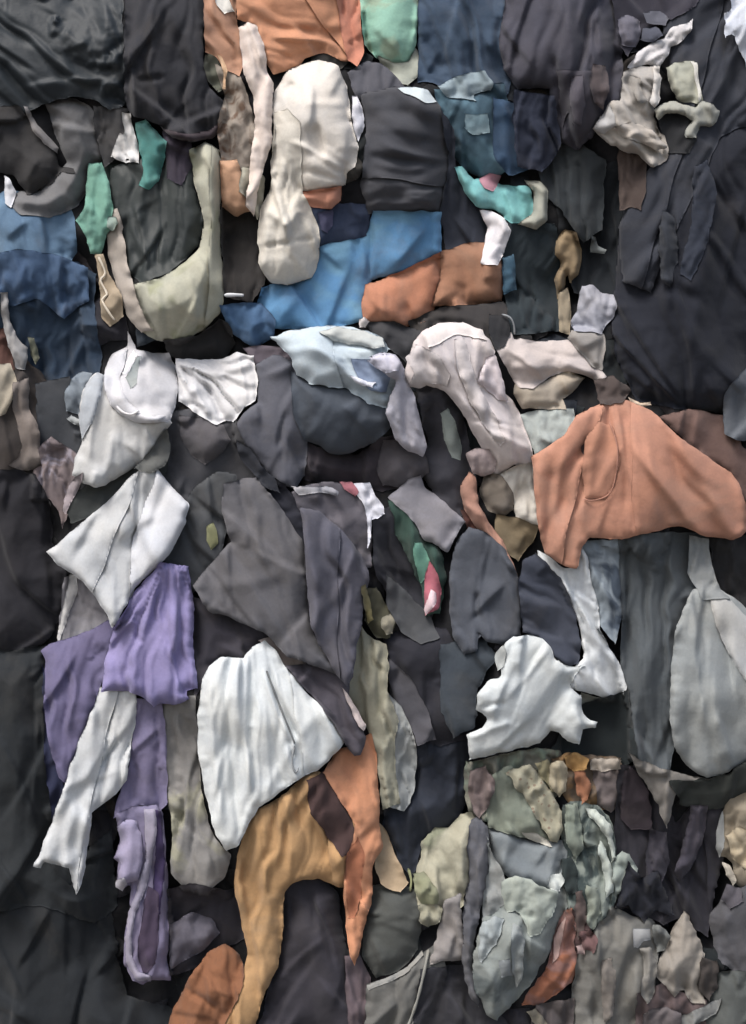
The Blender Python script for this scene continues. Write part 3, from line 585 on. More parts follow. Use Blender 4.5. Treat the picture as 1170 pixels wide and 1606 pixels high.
cloth('grey_mauve_coat', 'grey coat draped diagonally from the top right towards the brown strip', 'coat', '34363e', [1040,40,1085,-10,1120,-60,1210,-60,1210,190,1160,200,1130,215,1090,300,1050,380,1020,460,975,440,970,360,990,300,1030,250,1060,160], 'hang', fa=112, fw=70, fh=2.6, cr=0.84, cs=90, b=4.5, ew=90, cr_=[(1140,40,1160,150,10,-1.6),(1120,210,1060,340,9,1.3)])
flap(1150,-60,1010,440,0.9)
cloth('top_dark_cloth', 'dark plum cloth at the top edge right of the mauve grey coat', 'cloth', '33303a', [955,-60,1120,-60,1090,10,1050,30,1000,60,985,90,968,60], 'flat', cr=0.49)
cloth('violet_lump', 'small violet grey lump left of the cream jogging bottoms', 'lump', '5e5d6b', [968,30,990,24,1004,34,1004,60,996,74,975,70], 'lump', b=1.5, ew=12)
cloth('steel_lump', 'small steel grey fold at the top edge above the cream jogging bottoms', 'fold', '5a5b66', [1008,20,1032,16,1050,28,1044,40,1015,36], 'flat')
cloth('brown_tassel', 'brown tasselled strip hanging below the cream jogging bottoms', 'strip', '4f4039', [968,230,1012,245,1014,300,1004,330,990,325,972,330], 'hang', fw=12, fh=0.8)
cloth('hollow_shade', 'black piece standing for the shaded hollow below the curled cuff', 'fabric', '252527', [1030,175,1085,175,1095,215,1080,240,1045,240], 'flat')  # black colour paints the shade inside the cuff's loop
cloth('white_plume', 'torn white plume of cloth rising to a point at upper right', 'cloth', 'b3b1b4', [984,106,998,84,1012,74,1040,60,1052,42,1070,38,1087,31,1082,48,1070,64,1052,76,1040,96,1034,108,1018,102,1002,104], 'strip', b=1.6, ew=14, cr=0.42, cs=22, fa=-40)
cloth('jogging_bottoms', 'cream jogging bottoms bunched up at upper right', 'trousers', '9b958e', [978,112,1000,104,1030,104,1036,130,1034,155,1024,166,1028,195,1044,215,1050,240,1040,258,1020,262,1008,245,975,236,950,222,930,202,944,180,958,160,972,158,976,135], 'crump', b=3.6, ew=26, cs=44, fs=40, fa=50, cr_=[(960,195,1030,225,7,1.2),(995,120,1010,155,4,-1.5),(1030,110,1030,160,4,1.0)])
part('cuff', 'a5a5a6', [956,160,962,176,968,196,948,210,930,202,944,180], b=0.6)
cloth('khaki_pocket', 'square khaki pocket flap standing beside the cream jogging bottoms', 'pocket', '979888', [1044,106,1062,98,1088,97,1094,118,1096,140,1102,150,1100,165,1086,160,1066,158,1052,140], 'lump', b=1.8, ew=12, cr=0.21)
part('pocket_rim', 'b9b8b2', [1082,96,1092,98,1096,130,1102,150,1098,162,1093,140,1088,110], b=0.5)
cloth('curled_cuff', 'curled grey green cuff hanging under the khaki pocket flap', 'cuff', '8d8e85', [1026,172,1040,162,1062,160,1090,168,1098,158,1118,162,1128,176,1124,192,1112,200,1098,198,1092,216,1076,216,1074,204,1086,190,1070,180,1048,178,1034,188], 'strip', b=2.0, ew=9)
cloth('corner_shirt', 'pale blue white shirt in the top right corner', 'shirt', 'b0b5c0', [1140,-50,1210,-50,1210,110,1172,108,1160,80,1150,50,1138,60,1136,20,1148,20], 'hang', fw=16, fh=1.2, fa=110)
# ---- middle right: pink shirt and company
cloth('slate_trouser_leg', 'slate trouser leg between the lilac cloth and the white shirt', 'trousers', '403e44', [650,598,690,600,722,640,738,700,748,760,738,800,712,820,690,790,662,750,640,720,670,700], 'lump', b=3, ew=24, fa=70)
part('pale_lining', '87928e', [690,648,702,640,716,668,724,700,722,722,708,718,698,690])
cloth('dark_under_shirt', 'dark grey cloth under the rust brown cushions and above the white shirt', 'cloth', '3d3c3e', [570,505,620,505,660,520,662,560,640,570,600,540], 'lump', b=2)
cloth('pale_cloth_right', 'pale green grey cloth under the pinkish crumpled shirt', 'cloth', '9ba39f', [812,648,860,640,900,640,905,680,870,700,842,722,828,690], 'flat', b=1.6)
cloth('beige_vest', 'beige vest squeezed under the pinkish crumpled shirt', 'vest', '9c907f', [808,598,850,600,885,580,918,592,905,610,882,625,888,640,855,642,820,640,806,620], 'lump', b=2.2, ew=16)
cloth('pinkish_shirt', 'pinkish white crumpled shirt on top right of the lower bale', 'shirt', 'aea39f', [776,545,790,528,802,520,806,532,860,535,905,532,922,545,935,565,955,598,938,600,920,588,890,582,862,592,835,610,812,606,796,580], 'lump', b=3.2, ew=20, cr=0.45, cs=46, fa=10, cr_=[(820,545,915,560,5,-0.8),(800,575,900,570,7,0.8)])
cloth('grey_ball', 'crumpled grey cloth bulge right of the pinkish crumpled shirt', 'cloth', '8b8682', [895,518,930,512,948,525,950,550,945,580,930,575,905,548,890,530], 'lump', b=2.4, ew=14)
cloth('plastic_ball', 'crumpled translucent grey plastic ball beside the blue black coat', 'plastic bag', '8f919d', [906,468,912,448,930,446,942,458,962,462,968,480,962,500,950,510,944,524,928,520,900,520,894,505,902,490], 'crump', b=3, cr=0.77, cs=22, fa=70, st=('shiny',None,None))
cloth('white_shirt_big', 'long pinkish white shirt running diagonally down to a torn hem', 'shirt', 'bbb1b0', [650,535,664,518,690,506,715,505,745,514,768,532,776,552,762,585,766,602,790,615,806,632,822,665,834,700,838,728,822,735,806,728,790,742,776,748,762,722,748,690,732,660,714,632,694,612,664,604,642,606,634,590,640,560], 'hang', fa=62, fw=60, fh=1.1, b=3.6, ew=30, cr=0.39, cs=60, cr_=[(745,530,748,600,6,1.0),(700,560,760,640,9,0.8),(740,662,815,668,2.5,-0.7),(660,560,700,600,6,-0.9)])
cloth('torn_cuff', 'small pale cuff fold lying on the long pinkish white shirt', 'cuff', 'b9aeb2', [748,598,762,560,776,556,790,600,798,630,780,626,764,612], 'strip', b=1.2, ew=10)
cloth('shirt_shoulder', 'crumpled shoulder piece at the left end of the long pinkish white shirt', 'cloth', 'b0a9aa', [636,560,652,540,668,545,690,560,706,588,700,606,676,602,656,610,640,604,650,585], 'crump', b=1.6)
cloth('shirt_collar', 'upturned collar fold on the top of the long pinkish white shirt', 'collar', 'c4bcba', [662,522,690,506,722,505,756,518,764,534,740,528,712,526,690,538,672,545], 'strip', b=1.6, fa=10)
cloth('shirt_pleat', 'long pleat down the middle of the long pinkish white shirt', 'pleat', 'b8afad', [712,532,728,530,740,570,752,610,776,650,794,694,784,700,760,668,736,628,718,580], 'strip', b=1.4, fa=62)
cloth('notch_shade', 'dark piece standing for the shaded hole between the two pinkish white shirts', 'scrap', '2c2b2d', [768,492,798,496,800,524,790,542,776,548,766,528], 'crump', b=0.6)  # dark piece painted in for the shade of an open hole
cloth('torn_hem', 'torn white hem with dangling strips beside the terracotta jacket', 'hem', 'b8b4ac', [776,748,795,738,815,728,836,726,838,760,846,800,850,826,832,822,808,812,806,790,796,770,786,760], 'strip', b=1.4, ew=12, cr=0.42, cs=20)
cloth('brown_pouch', 'brown pouch in the hole of the torn white hem', 'pouch', '6f665c', [760,740,786,745,804,770,806,800,790,808,765,800,752,770], 'lump', b=2, ew=16)
cloth('ochre_cloth', 'dull ochre cloth under the torn white hem', 'cloth', '7a6b50', [778,806,806,812,846,826,836,850,818,872,812,880,790,862,775,838], 'flat')
cloth('rust_red_rag', 'dark rust rag behind the pointed peach strip', 'rag', '5b342c', [722,800,750,810,770,840,768,875,750,862,735,830], 'flat')
cloth('pink_knot', 'knotted dusty pink cloth over the brown pouch', 'cloth', 'a08f8f', [730,712,750,702,768,704,778,724,776,740,758,748,742,744], 'crump', b=2, cs=16)
cloth('peach_strip', 'peach strip narrowing to a point that hangs down', 'strip', 'a97a66', [722,762,735,740,744,748,752,790,768,820,790,850,812,904,800,900,784,882,768,852,742,822,728,800], 'strip', b=2.2, ew=12, fa=62, cr_=[(750,790,805,898,4,0.8)])
cloth('dark_rust_cloth', 'dark rust brown cloth behind the terracotta jacket at right', 'cloth', '6a5048', [1035,655,1080,640,1145,655,1165,700,1210,720,1210,830,1170,790,1140,740,1085,700], 'flat', b=2)
cloth('blue_grey_corner', 'blue grey cloth at the right edge above the terracotta jacket', 'cloth', '575c64', [1135,620,1165,580,1210,560,1210,690,1160,690,1136,680], 'flat', b=2)
cloth('wheat_tie', 'thin cream tie curling above the terracotta jacket', 'tie', 'b9a58f', [985,622,996,628,1005,632,1020,630,1022,635,1006,638,992,634], 'strip')
cloth('pale_blue_trousers', 'pale grey blue trousers hanging below the terracotta jacket', 'trousers', '79858f', [905,850,972,845,976,890,976,960,965,1010,945,985,930,930,908,880], 'hang', fw=26, st=('blot','3f4a57',(6,0.5)))
cloth('teal_grey_trousers', 'long teal grey trousers hanging under the terracotta jacket', 'trousers', '4c5256', [968,835,1110,835,1112,900,1085,930,1068,970,1058,1050,1060,1150,1050,1215,1010,1210,990,1185,988,1110,972,1060,976,960], 'hang', fw=42, fh=1.8, b=2.5, cr_=[(985,860,985,1060,8,-1.4),(1050,900,1055,1010,9,-1.0),(1010,900,1018,1150,8,0.8)])
cloth('black_pocket_right', 'black rag at the right edge under the terracotta jacket', 'rag', '302e2e', [1112,840,1175,840,1210,850,1210,960,1165,950,1130,925,1118,890], 'crump')
cloth('silver_sheet', 'large silver grey sheet hanging at the right edge', 'sheet', '8b9090', [1060,985,1075,945,1085,925,1110,915,1130,925,1155,940,1180,965,1210,985,1210,1190,1165,1195,1140,1212,1108,1220,1075,1200,1057,1170,1050,1110,1053,1050], 'hang', fw=70, fh=1.0, b=3.5, ew=40, g=(1105,880), cr=0.24)
part('sheet_fold', 'a3a4a3', [1112,930,1135,930,1165,960,1210,1000,1210,1130,1170,1070,1140,1020,1120,970], b=0.6, lift=0.5)
cloth('grey_lapel', 'pale grey lapel hanging from the terracotta jacket at right', 'lapel', '7b8082', [1082,840,1112,845,1114,880,1130,925,1145,940,1100,940,1080,900], 'hang', fw=20)
cloth('white_strip_right', 'white strip falling from the terracotta jacket and widening at its end', 'cloth', 'b2b7bb', [842,862,862,872,884,892,904,890,912,850,922,880,928,915,938,950,940,985,955,1012,972,1040,984,1078,975,1092,955,1098,930,1088,896,1080,892,1052,915,1034,910,990,898,950,884,920,868,902,846,896], 'hang', fa=70, fw=26, fh=1.2, b=2.0, ew=14, lift=1.6, cr_=[(888,900,915,1000,4,0.9),(890,900,900,940,3,-1.0)])
part('hem_underside', '8b8f87', [912,1086,940,1094,972,1096,945,1110,918,1118,908,1104], b=0.3)
cloth('terracotta_jacket', 'terracotta jacket spread wide at the right of the middle', 'jacket', 'b47b60', [835,715,885,682,905,652,935,636,980,626,1025,646,1060,680,1110,716,1145,740,1167,776,1172,834,1150,846,1105,840,1065,824,1025,835,975,845,925,843,915,856,905,891,885,888,855,866,845,830,837,770], 'hang', fa=75, fw=80, fh=1.8, b=2.2, ew=60, cr=0.56, cs=90, g=(965,560), lift=2.2, cr_=[(925,690,905,720,5,-2.4),(975,640,985,800,8,-1.3),(925,760,930,700,5,1.2),(940,775,970,700,5,1.0),(1000,700,1040,820,9,1.1),(1060,690,1130,800,10,0.9),(860,760,940,700,8,-0.8)])
flap(1000,840,985,630,0.7)
flap(945,640,900,800,0.8)
part('hole_shade', '3a2a28', [912,700,922,690,930,694,926,708,914,712], lift=0.75, b=0)  # dark patch paints the shade inside the hole of the sleeve
part('pocket_flap', 'ae775c', [918,690,940,660,962,672,972,720,964,760,948,782,918,780,912,740], lift=0.4, b=0.7, ew=12)
tube('drawstring', '', '', 'a8735d', [(955,660),(968,700),(966,745),(955,775),(930,785),(915,783)], 0.18, aspart=True)
# ---- middle: navy, lilac, light blue
cloth('mauve_cuff', 'dusty mauve cuff beside the denim blue shirt', 'cuff', '6c626c', [380,545,410,540,455,545,470,575,440,585,405,575], 'flat')
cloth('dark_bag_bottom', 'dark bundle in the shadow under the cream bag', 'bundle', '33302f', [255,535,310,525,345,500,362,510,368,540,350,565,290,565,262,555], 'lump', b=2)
cloth('brown_black_shorts', 'brown black shorts under the blue grey jacket', 'shorts', '3a3338', [465,690,500,700,560,712,600,685,655,690,670,720,650,760,600,770,530,762,470,752], 'lump', b=2.5)
cloth('grey_boot', 'dark grey soft cloth right of the brown black shorts', 'cloth', '504b4f', [600,690,640,690,668,715,672,742,640,765,600,762,590,735], 'lump', b=2)
cloth('blue_grey_drape', 'grey drape hanging below the white crumpled sleeve', 'drape', '575862', [402,572,430,556,460,566,475,620,484,690,478,745,462,768,436,758,402,720,372,690,368,668,385,645,404,632], 'hang', fw=70, fh=0.8, b=3.0, ew=34, cr=0.28, cs=70)
cloth('slate_jacket', 'slate blue grey jacket with a smooth rounded front in the middle', 'jacket', '49505a', [455,580,490,590,540,605,590,628,618,640,614,668,590,692,566,704,548,712,520,712,498,698,476,690,460,650], 'lump', b=4.0, ew=36, cr=0.21, cs=90)
cloth('light_blue_shirt', 'pale blue shirt with crumpled folds on top of the slate jacket', 'shirt', 'a3b2bc', [425,528,455,518,500,512,540,514,580,520,602,530,612,548,604,560,622,566,636,585,630,612,606,640,580,634,548,614,520,606,486,602,466,588,455,560], 'lump', b=3.6, ew=24, cr=0.63, cs=40, fa=20, cr_=[(500,530,600,545,5,-1.2),(520,560,580,610,6,1.2),(470,530,560,525,5,1.0)])
flap(520,510,540,640,0.6)
cloth('blue_fold', 'brighter blue fold inside the pale blue shirt', 'fold', '7082a0', [550,562,590,566,612,590,606,615,580,612,560,590], 'crump', b=1.2, cs=18)
cloth('lilac_knot', 'lilac white cloth knotted and hanging like a bow', 'cloth', 'a09fac', [578,560,600,552,620,556,636,578,636,596,650,620,660,660,670,700,664,716,640,708,620,690,612,668,604,648,612,620,620,596,600,585], 'hang', fa=75, fw=18, fh=0.9, b=2.4, ew=14, cr=0.32, cs=24, cr_=[(628,600,640,690,4,-0.7)])
# ---- middle left: white hooded top
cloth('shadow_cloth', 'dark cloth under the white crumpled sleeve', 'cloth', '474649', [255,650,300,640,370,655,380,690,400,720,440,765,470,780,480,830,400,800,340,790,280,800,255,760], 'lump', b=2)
cloth('brown_boot', 'greyish brown padded lump under the white crumpled sleeve', 'lump', '565255', [280,652,320,655,350,664,362,690,345,715,320,728,300,715,285,690], 'lump', b=3, ew=26)
cloth('blue_shards', 'blue grey torn scraps sticking out left of the white hooded top', 'scraps', '727d88', [100,625,112,592,128,582,145,585,142,600,128,625,122,650,104,645], 'crump', cs=16)
cloth('white_loop', 'small white loop of cloth left of the white hooded top', 'loop', '8d9294', [104,655,112,650,122,656,134,660,134,668,116,666], 'strip')
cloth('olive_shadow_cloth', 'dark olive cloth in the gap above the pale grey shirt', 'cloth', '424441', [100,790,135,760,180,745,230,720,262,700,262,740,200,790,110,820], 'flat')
cloth('hooded_top', 'white grey hooded top hanging left with its hood folded over', 'hooded top', 'abacac', [128,618,140,596,152,584,166,590,176,615,210,640,262,650,270,664,250,692,228,722,196,742,166,762,148,766,136,760,126,756,112,745,120,715,128,690,124,650], 'hang', fa=100, fw=60, fh=0.8, b=3.6, ew=26, cr=0.24, cr_=[(158,610,140,720,5,1.0),(150,740,146,762,5,1.0)])
part('sleeve', '9da3aa', [128,618,140,596,152,584,164,588,158,625,140,670,128,690,124,650], b=0.8, ew=10, lift=0.5)
part('hood', 'acacb1', [163,590,166,572,178,554,196,546,200,540,201,520,207,532,214,548,240,553,264,553,274,575,280,610,276,640,264,660,235,665,205,655,180,634,168,612], b=1.2, ew=30, ed=0.5, lift=1.0, fx=1.2, fs=50, fan=1.4)
part('hood_edge', 'c0bfc4', [210,548,216,556,206,580,196,592,190,585,200,560], b=0.8, ew=6)
part('hood_lining', '8b9495', [196,592,214,560,222,560,216,585,214,602,204,610], b=0.1, lift=0.05)
part('hood_roll', 'b2b2b7', [182,552,200,546,196,570,188,590,192,612,204,632,222,646,240,652,262,650,250,662,222,664,198,656,176,638,164,612,163,588,170,566], b=1.3, ew=10, lift=0.4, rough=0.8)
tube('drawcord', '', '', 'c0bfc2', [(182,636),(192,646),(206,650),(218,644)], 0.35, aspart=True, lift=0.7)
cloth('white_sleeve', 'white crumpled sleeve stretching right from the white hooded top', 'sleeve', 'b9b9bc', [276,562,300,563,340,564,360,560,372,552,398,558,404,600,400,628,384,640,366,662,352,660,340,666,316,655,296,640,280,630,278,600], 'crump', g=(262,552), b=2.2, ew=24, fh=1.7, fw=26, fx=1.0, fs=60, c1=0.02, c2=0, cr=0.39, cs=40, cr_=[(305,605,325,655,5,2.2),(325,600,345,655,4,-2.6),(284,568,350,596,4,1.8),(284,572,330,620,3,-1.4),(284,574,300,640,4,1.5),(350,580,395,575,6,0.9),(378,565,384,630,3,0.8)])
# ---- centre: big grey garments
cloth('charcoal_shirt', 'charcoal shirt with a small yellow green badge left of centre', 'shirt', '484a4d', [252,880,270,850,285,812,300,770,340,738,372,745,372,790,350,850,345,880,312,912,300,938,270,905], 'hang', fa=60, b=2, fw=60)
part('badge', '7f8158', [324,825,334,818,342,832,342,852,332,862,324,848], b=0.5)
cloth('purple_black_cloth', 'dark plum cloth under the big grey jacket above the white skirt', 'cloth', '39353c', [300,935,340,950,400,975,425,1000,405,1025,380,1040,345,1032,320,1070,306,1100,300,1000], 'lump', b=2)
cloth('black_seam_cloth', 'black cloth strip between the two halves of the big grey jacket', 'cloth', '26262f', [395,735,440,755,470,790,490,830,500,880,490,960,470,900,440,820], 'flat')
cloth('plum_grey_cloth', 'plum grey cloth below the brown black shorts', 'cloth', '5d5961', [458,772,480,760,520,755,556,765,578,800,584,840,582,890,570,890,548,850,515,815,470,800], 'flat', b=1.6)
# ---- lower left: pale shirt, purple, white strip
cloth('grey_inner_sleeve', 'grey shaded sleeve hanging behind the purple blouse', 'sleeve', '7f7d83', [100,905,116,898,140,915,158,950,172,975,172,1000,140,1030,90,1012,94,970], 'hang', fw=24)
part('sleeve_edge', 'a9a9aa', [110,900,120,900,122,925,112,955,100,985,92,1008,88,1000,98,955], b=0.6)
cloth('purple_trousers', 'dull purple trousers hanging at the left of the purple blouse', 'trousers', '645e82', [64,1022,76,1010,100,1002,135,990,170,972,184,985,170,1030,160,1070,140,1130,122,1180,104,1230,92,1220,76,1160,68,1100,72,1040], 'hang', fa=95, fw=40, fh=1.6, b=2.5, cr_=[(165,985,120,1100,9,-1.2)])
cloth('pale_shirt', 'pale grey shirt with a pointed corner sticking out to the left', 'shirt', 'a8abae', [73,866,110,835,165,790,215,738,247,720,249,736,268,762,296,790,290,822,265,870,211,922,203,945,176,985,162,955,140,925,115,900,88,884], 'hang', fa=105, fw=72, fh=1.4, b=2.2, ew=20, cr=0.17, lift=3.0, tx=1.0, cr_=[(225,745,204,900,4,-1.4),(208,880,200,945,4,-1.0)])
flap(215,740,150,930,0.5)
part('shirt_front', 'b2b4b9', [248,735,268,762,296,790,290,822,265,870,212,921,203,937,207,855,220,810,238,762], b=0.8, ew=10, lift=0.6)
cloth('violet_grey_strip', 'grey green hanging cloth right of the purple strip', 'cloth', '7c7a78', [250,1100,306,1090,310,1150,316,1240,330,1300,362,1340,352,1375,325,1400,290,1392,268,1370,270,1300,255,1200], 'hang', fw=34, fh=1.2, b=2.6, st=('blot','8a8874',(5,0.5)))
cloth('lilac_strip', 'lilac strip hanging straight below the purple blouse', 'strip', '736c8e', [212,1095,255,1100,262,1180,262,1262,248,1274,228,1262,200,1270,178,1284,186,1248,204,1200], 'hang', fa=92, fw=28, fh=1.0, cr_=[(248,1110,250,1200,3,-1.2)])
cloth('white_long_strip', 'long white cloth hanging diagonally to two torn tips at lower left', 'cloth', 'aeb1b3', [158,1078,214,1080,214,1120,204,1180,198,1224,182,1246,160,1262,145,1275,138,1330,132,1374,120,1403,112,1380,108,1362,86,1356,70,1352,64,1362,52,1360,60,1342,80,1290,104,1220,130,1150], 'hang', fa=104, fw=34, fh=1.6, b=1.6, ew=14, cr=0.14, lift=2.6, cr_=[(178,1100,150,1270,5,-1.6),(150,1180,118,1380,7,0.7)])
flap(185,1075,120,1400,0.8)
cloth('purple_blouse', 'bright purple blouse gathered at the top with a ragged hem', 'blouse', '827aab', [213,925,235,900,252,882,275,884,296,888,303,940,304,1020,310,1080,288,1086,298,1096,270,1106,252,1102,240,1110,226,1096,200,1084,158,1086,164,1040,178,985,200,950], 'hang', g=(265,840), fw=30, fh=1.5, b=3.0, ew=22, cr=0.32, cs=48, lift=2.4, cr_=[(285,900,290,1000,6,-1.4),(262,890,262,980,6,-0.9),(215,960,212,975,3,-1.0),(212,995,222,1008,3,-1.0)])
cloth('lilac_bundle', 'long rolled lilac bundle hanging at lower left', 'bundle', '79718f', [180,1278,212,1264,246,1262,256,1276,262,1360,266,1436,275,1460,262,1500,268,1538,240,1536,226,1544,208,1540,196,1515,194,1470,202,1430,206,1386,190,1396,182,1384,186,1352,178,1345,188,1318,184,1296], 'hang', fa=92, fw=26, fh=1.3, b=3.4, ew=18, cr=0.28, cs=30, cr_=[(205,1290,214,1380,6,1.0),(238,1280,222,1500,5,-0.8)])
part('dark_stripe', '43355a', [240,1270,254,1274,258,1330,256,1400,250,1440,240,1400,244,1330], b=0.1, lift=0.15)
part('plum_stripe', '46384c', [232,1390,248,1400,250,1440,244,1510,226,1530,216,1500,222,1440], b=0.1, lift=0.15)
part('lavender_fold', '928bab', [184,1296,200,1284,214,1288,222,1310,224,1350,216,1380,200,1386,188,1396,184,1384,190,1352,182,1340,190,1320], b=1.4, ew=12, lift=0.5)
part('pale_band', '908a9e', [226,1268,242,1268,246,1300,240,1346,230,1392,214,1430,206,1466,208,1504,220,1526,238,1530,236,1540,212,1538,198,1512,196,1466,204,1424,218,1388,228,1340], b=1.0, ew=8, lift=0.4)
cloth('white_button_tip', 'tiny white torn bit sticking out of the lilac bundle', 'scrap', 'a5a3b0', [182,1380,194,1376,200,1388,192,1398,182,1392], 'strip')
cloth('plum_cloth_low', 'dark plum cloth between the lilac bundle and the tan trousers', 'cloth', '3c373c', [262,1395,300,1385,350,1395,385,1390,390,1470,345,1490,300,1520,268,1530], 'lump', b=2, cr=0.56)
cloth('grey_plume', 'grey tattered rag left of the rust brown bundle', 'rag', '5c5863', [265,1450,300,1430,330,1440,345,1462,320,1490,285,1510,266,1520], 'crump')
# ---- bottom middle
cloth('black_bag_low', 'brown black bag standing between the tan and the orange trousers', 'bag', '38343a', [440,1400,462,1378,500,1374,530,1400,540,1470,560,1520,580,1570,590,1660,390,1660,415,1570,436,1500], 'lump', b=4, ew=50, cr=0.45, cs=80)
cloth('mauve_sleeve_low', 'dusty mauve sleeve end under the orange strip at the bottom', 'sleeve', '5e5055', [540,1500,562,1492,582,1540,580,1600,560,1660,545,1600], 'strip', b=2)
cloth('olive_bag', 'olive grey bag right of the orange strip at the bottom', 'bag', '4d4f4b', [585,1388,630,1385,655,1400,662,1440,654,1490,630,1520,590,1535,568,1500,572,1450], 'lump', b=4, ew=34, cr=0.35, fa=8)
cloth('grey_cloth_low', 'mid grey cloth with a pale hem below the olive grey bag', 'cloth', '62625f', [575,1545,620,1530,655,1505,680,1480,700,1500,690,1560,665,1610,650,1660,570,1660], 'hang', fa=120, b=2)
part('pale_hem', '85847f', [575,1545,605,1534,640,1515,662,1490,664,1498,640,1524,605,1543,578,1553], b=0.4)
cloth('dark_cloth_low', 'dark cloth at the bottom edge under the white triangle', 'cloth', '36353a', [660,1520,735,1510,750,1560,800,1610,790,1660,640,1660], 'lump', b=2)
cloth('navy_jumper_low', 'navy jumper hanging right of the khaki skirt', 'jumper', '2f333d', [640,1160,735,1150,735,1240,722,1290,690,1300,660,1330,648,1380,625,1350,600,1290,610,1240,648,1230], 'lump', b=3, cr=0.42)
cloth('ink_cloth', 'inky dark cloth above the navy jumper', 'cloth', '2a2930', [600,1000,650,980,700,985,735,1060,735,1160,690,1170,660,1160,620,1080], 'lump', b=2, cr=0.45)
cloth('grey_wedge', 'dark grey wedge of cloth right of the khaki skirt top', 'cloth', '4b494e', [608,1030,640,1060,670,1110,684,1160,655,1170,640,1130,612,1090], 'flat')
cloth('slate_low', 'dark slate cloth left of the bird shaped white cloth', 'cloth', '3a4148', [690,1010,760,1000,780,1030,750,1080,745,1140,710,1160,690,1100], 'flat', b=2)
cloth('white_lining_right', 'silvery lining hanging behind the khaki skirt', 'lining', '8d9191', [608,1085,628,1108,648,1150,654,1190,650,1240,634,1272,612,1266,600,1200], 'hang', fw=18)
cloth('khaki_skirt', 'khaki skirt hanging in long folds right of the grey coat half', 'skirt', '8b8976', [548,985,565,975,572,990,585,1002,606,1010,610,1040,608,1085,625,1130,618,1170,628,1260,600,1270,590,1200,578,1150,552,1100,540,1070,552,1040], 'hang', fa=84, fw=30, fh=1.4, b=2.0, lift=1.8)
cloth('peach_cloth_low', 'pale peach scrap beside the orange strip near the khaki skirt', 'scrap', 'a8906f', [592,1285,605,1300,622,1345,640,1385,628,1400,600,1388,588,1360], 'flat')
cloth('tan_trousers', 'ochre tan trousers spread in an arch at the bottom', 'trousers', 'ad8450', [385,1300,405,1270,440,1250,470,1222,500,1210,540,1230,570,1290,566,1390,535,1392,498,1378,462,1384,446,1402,444,1470,436,1515,415,1560,400,1610,390,1660,330,1660,350,1600,372,1540,388,1500,380,1450,368,1400,370,1350], 'hang', fa=95, fw=44, fh=1.8, b=3.0, ew=26, cr=0.28, cs=60, cr_=[(410,1290,415,1400,7,1.2),(395,1300,380,1390,6,-1.2),(425,1400,405,1500,9,0.9)])
flap(520,1400,500,1200,0.6)
cloth('maroon_wedge', 'dark maroon band crossing the ochre tan trousers', 'band', '4a3431', [482,1226,512,1206,530,1245,558,1300,552,1338,538,1344,512,1310,486,1272], 'flat', b=1.4, ew=12)
cloth('orange_strip', 'orange trouser leg hanging to a narrow end in the lower middle', 'trousers', 'bd7d54', [506,1212,530,1175,556,1168,580,1150,590,1180,594,1240,596,1300,600,1330,584,1360,584,1400,572,1450,562,1500,556,1515,546,1490,542,1440,540,1380,552,1320,556,1295,530,1250], 'hang', fa=86, fw=40, fh=1.4, b=2.6, ew=18, cr=0.24, cr_=[(560,1310,556,1480,6,-0.8),(570,1200,575,1300,8,0.8)])
part('rust_panel', 'a8643f', [544,1340,560,1312,572,1340,566,1400,556,1440,546,1440,542,1390], b=0.3, lift=0.2)
cloth('rust_bundle', 'rust brown bundle at the bottom left of the ochre tan trousers', 'bundle', '80502f', [250,1660,268,1590,300,1530,330,1490,352,1480,376,1498,384,1530,372,1570,350,1610,330,1660], 'crump', b=4, ew=40, fs=50, cr_=[(300,1560,340,1580,6,-1.5)])
cloth('pink_under_skirt', 'pale pinkish cloth on top of the white skirt', 'cloth', '9d8f8a', [405,1005,432,998,460,1010,486,1036,470,1050,440,1046,420,1020], 'flat', b=1.5)
cloth('white_skirt', 'large white skirt hanging in the centre of the lower half', 'skirt', 'babfc0', [318,1062,328,1044,346,1030,382,1032,398,1012,414,1004,432,1022,450,1046,478,1082,508,1112,532,1140,544,1158,524,1186,504,1204,470,1222,436,1246,408,1266,390,1292,374,1326,356,1334,340,1310,326,1260,312,1190,310,1120], 'hang', g=(400,880), fw=64, fh=1.7, b=2.6, ew=40, cr=0.1, lift=2.6, c1=0.03, cr_=[(392,1020,388,1240,5,1.6),(332,1060,346,1290,6,1.3),(360,1040,372,1310,5,-1.2),(375,1040,392,1240,6,1.2),(500,1120,410,1250,8,0.8),(426,1050,464,1160,4,-1.6),(416,1050,452,1160,3,1.2),(455,1160,460,1190,3,-1.2)])
flap(480,1215,440,1020,0.8)
tube('slit_shade', '', '', '6d7173', [(418,1052),(440,1110),(458,1155),(462,1166)], 0.3, aspart=True, lift=0.1)  # darker grey line paints the shade in a slit of the skirt
tube('ribbon', '', '', '8c9093', [(462,1170),(458,1196),(464,1212),(468,1204)], 0.3, aspart=True, lift=0.2)
cloth('grey_brown_tip', 'mauve brown cloth tapering to a point over the white skirt', 'cloth', '544e56', [446,1044,480,1040,520,1040,550,1062,546,1090,558,1125,574,1155,566,1184,556,1186,536,1158,508,1112,480,1082], 'hang', fa=60, fw=34, fh=0.8, b=1.8, ew=14, lift=1.2)
cloth('pink_sliver', 'narrow pinkish white sliver right of the mauve brown tip', 'sliver', 'c6b3ac', [536,1078,548,1090,562,1118,574,1136,570,1146,556,1128], 'strip')
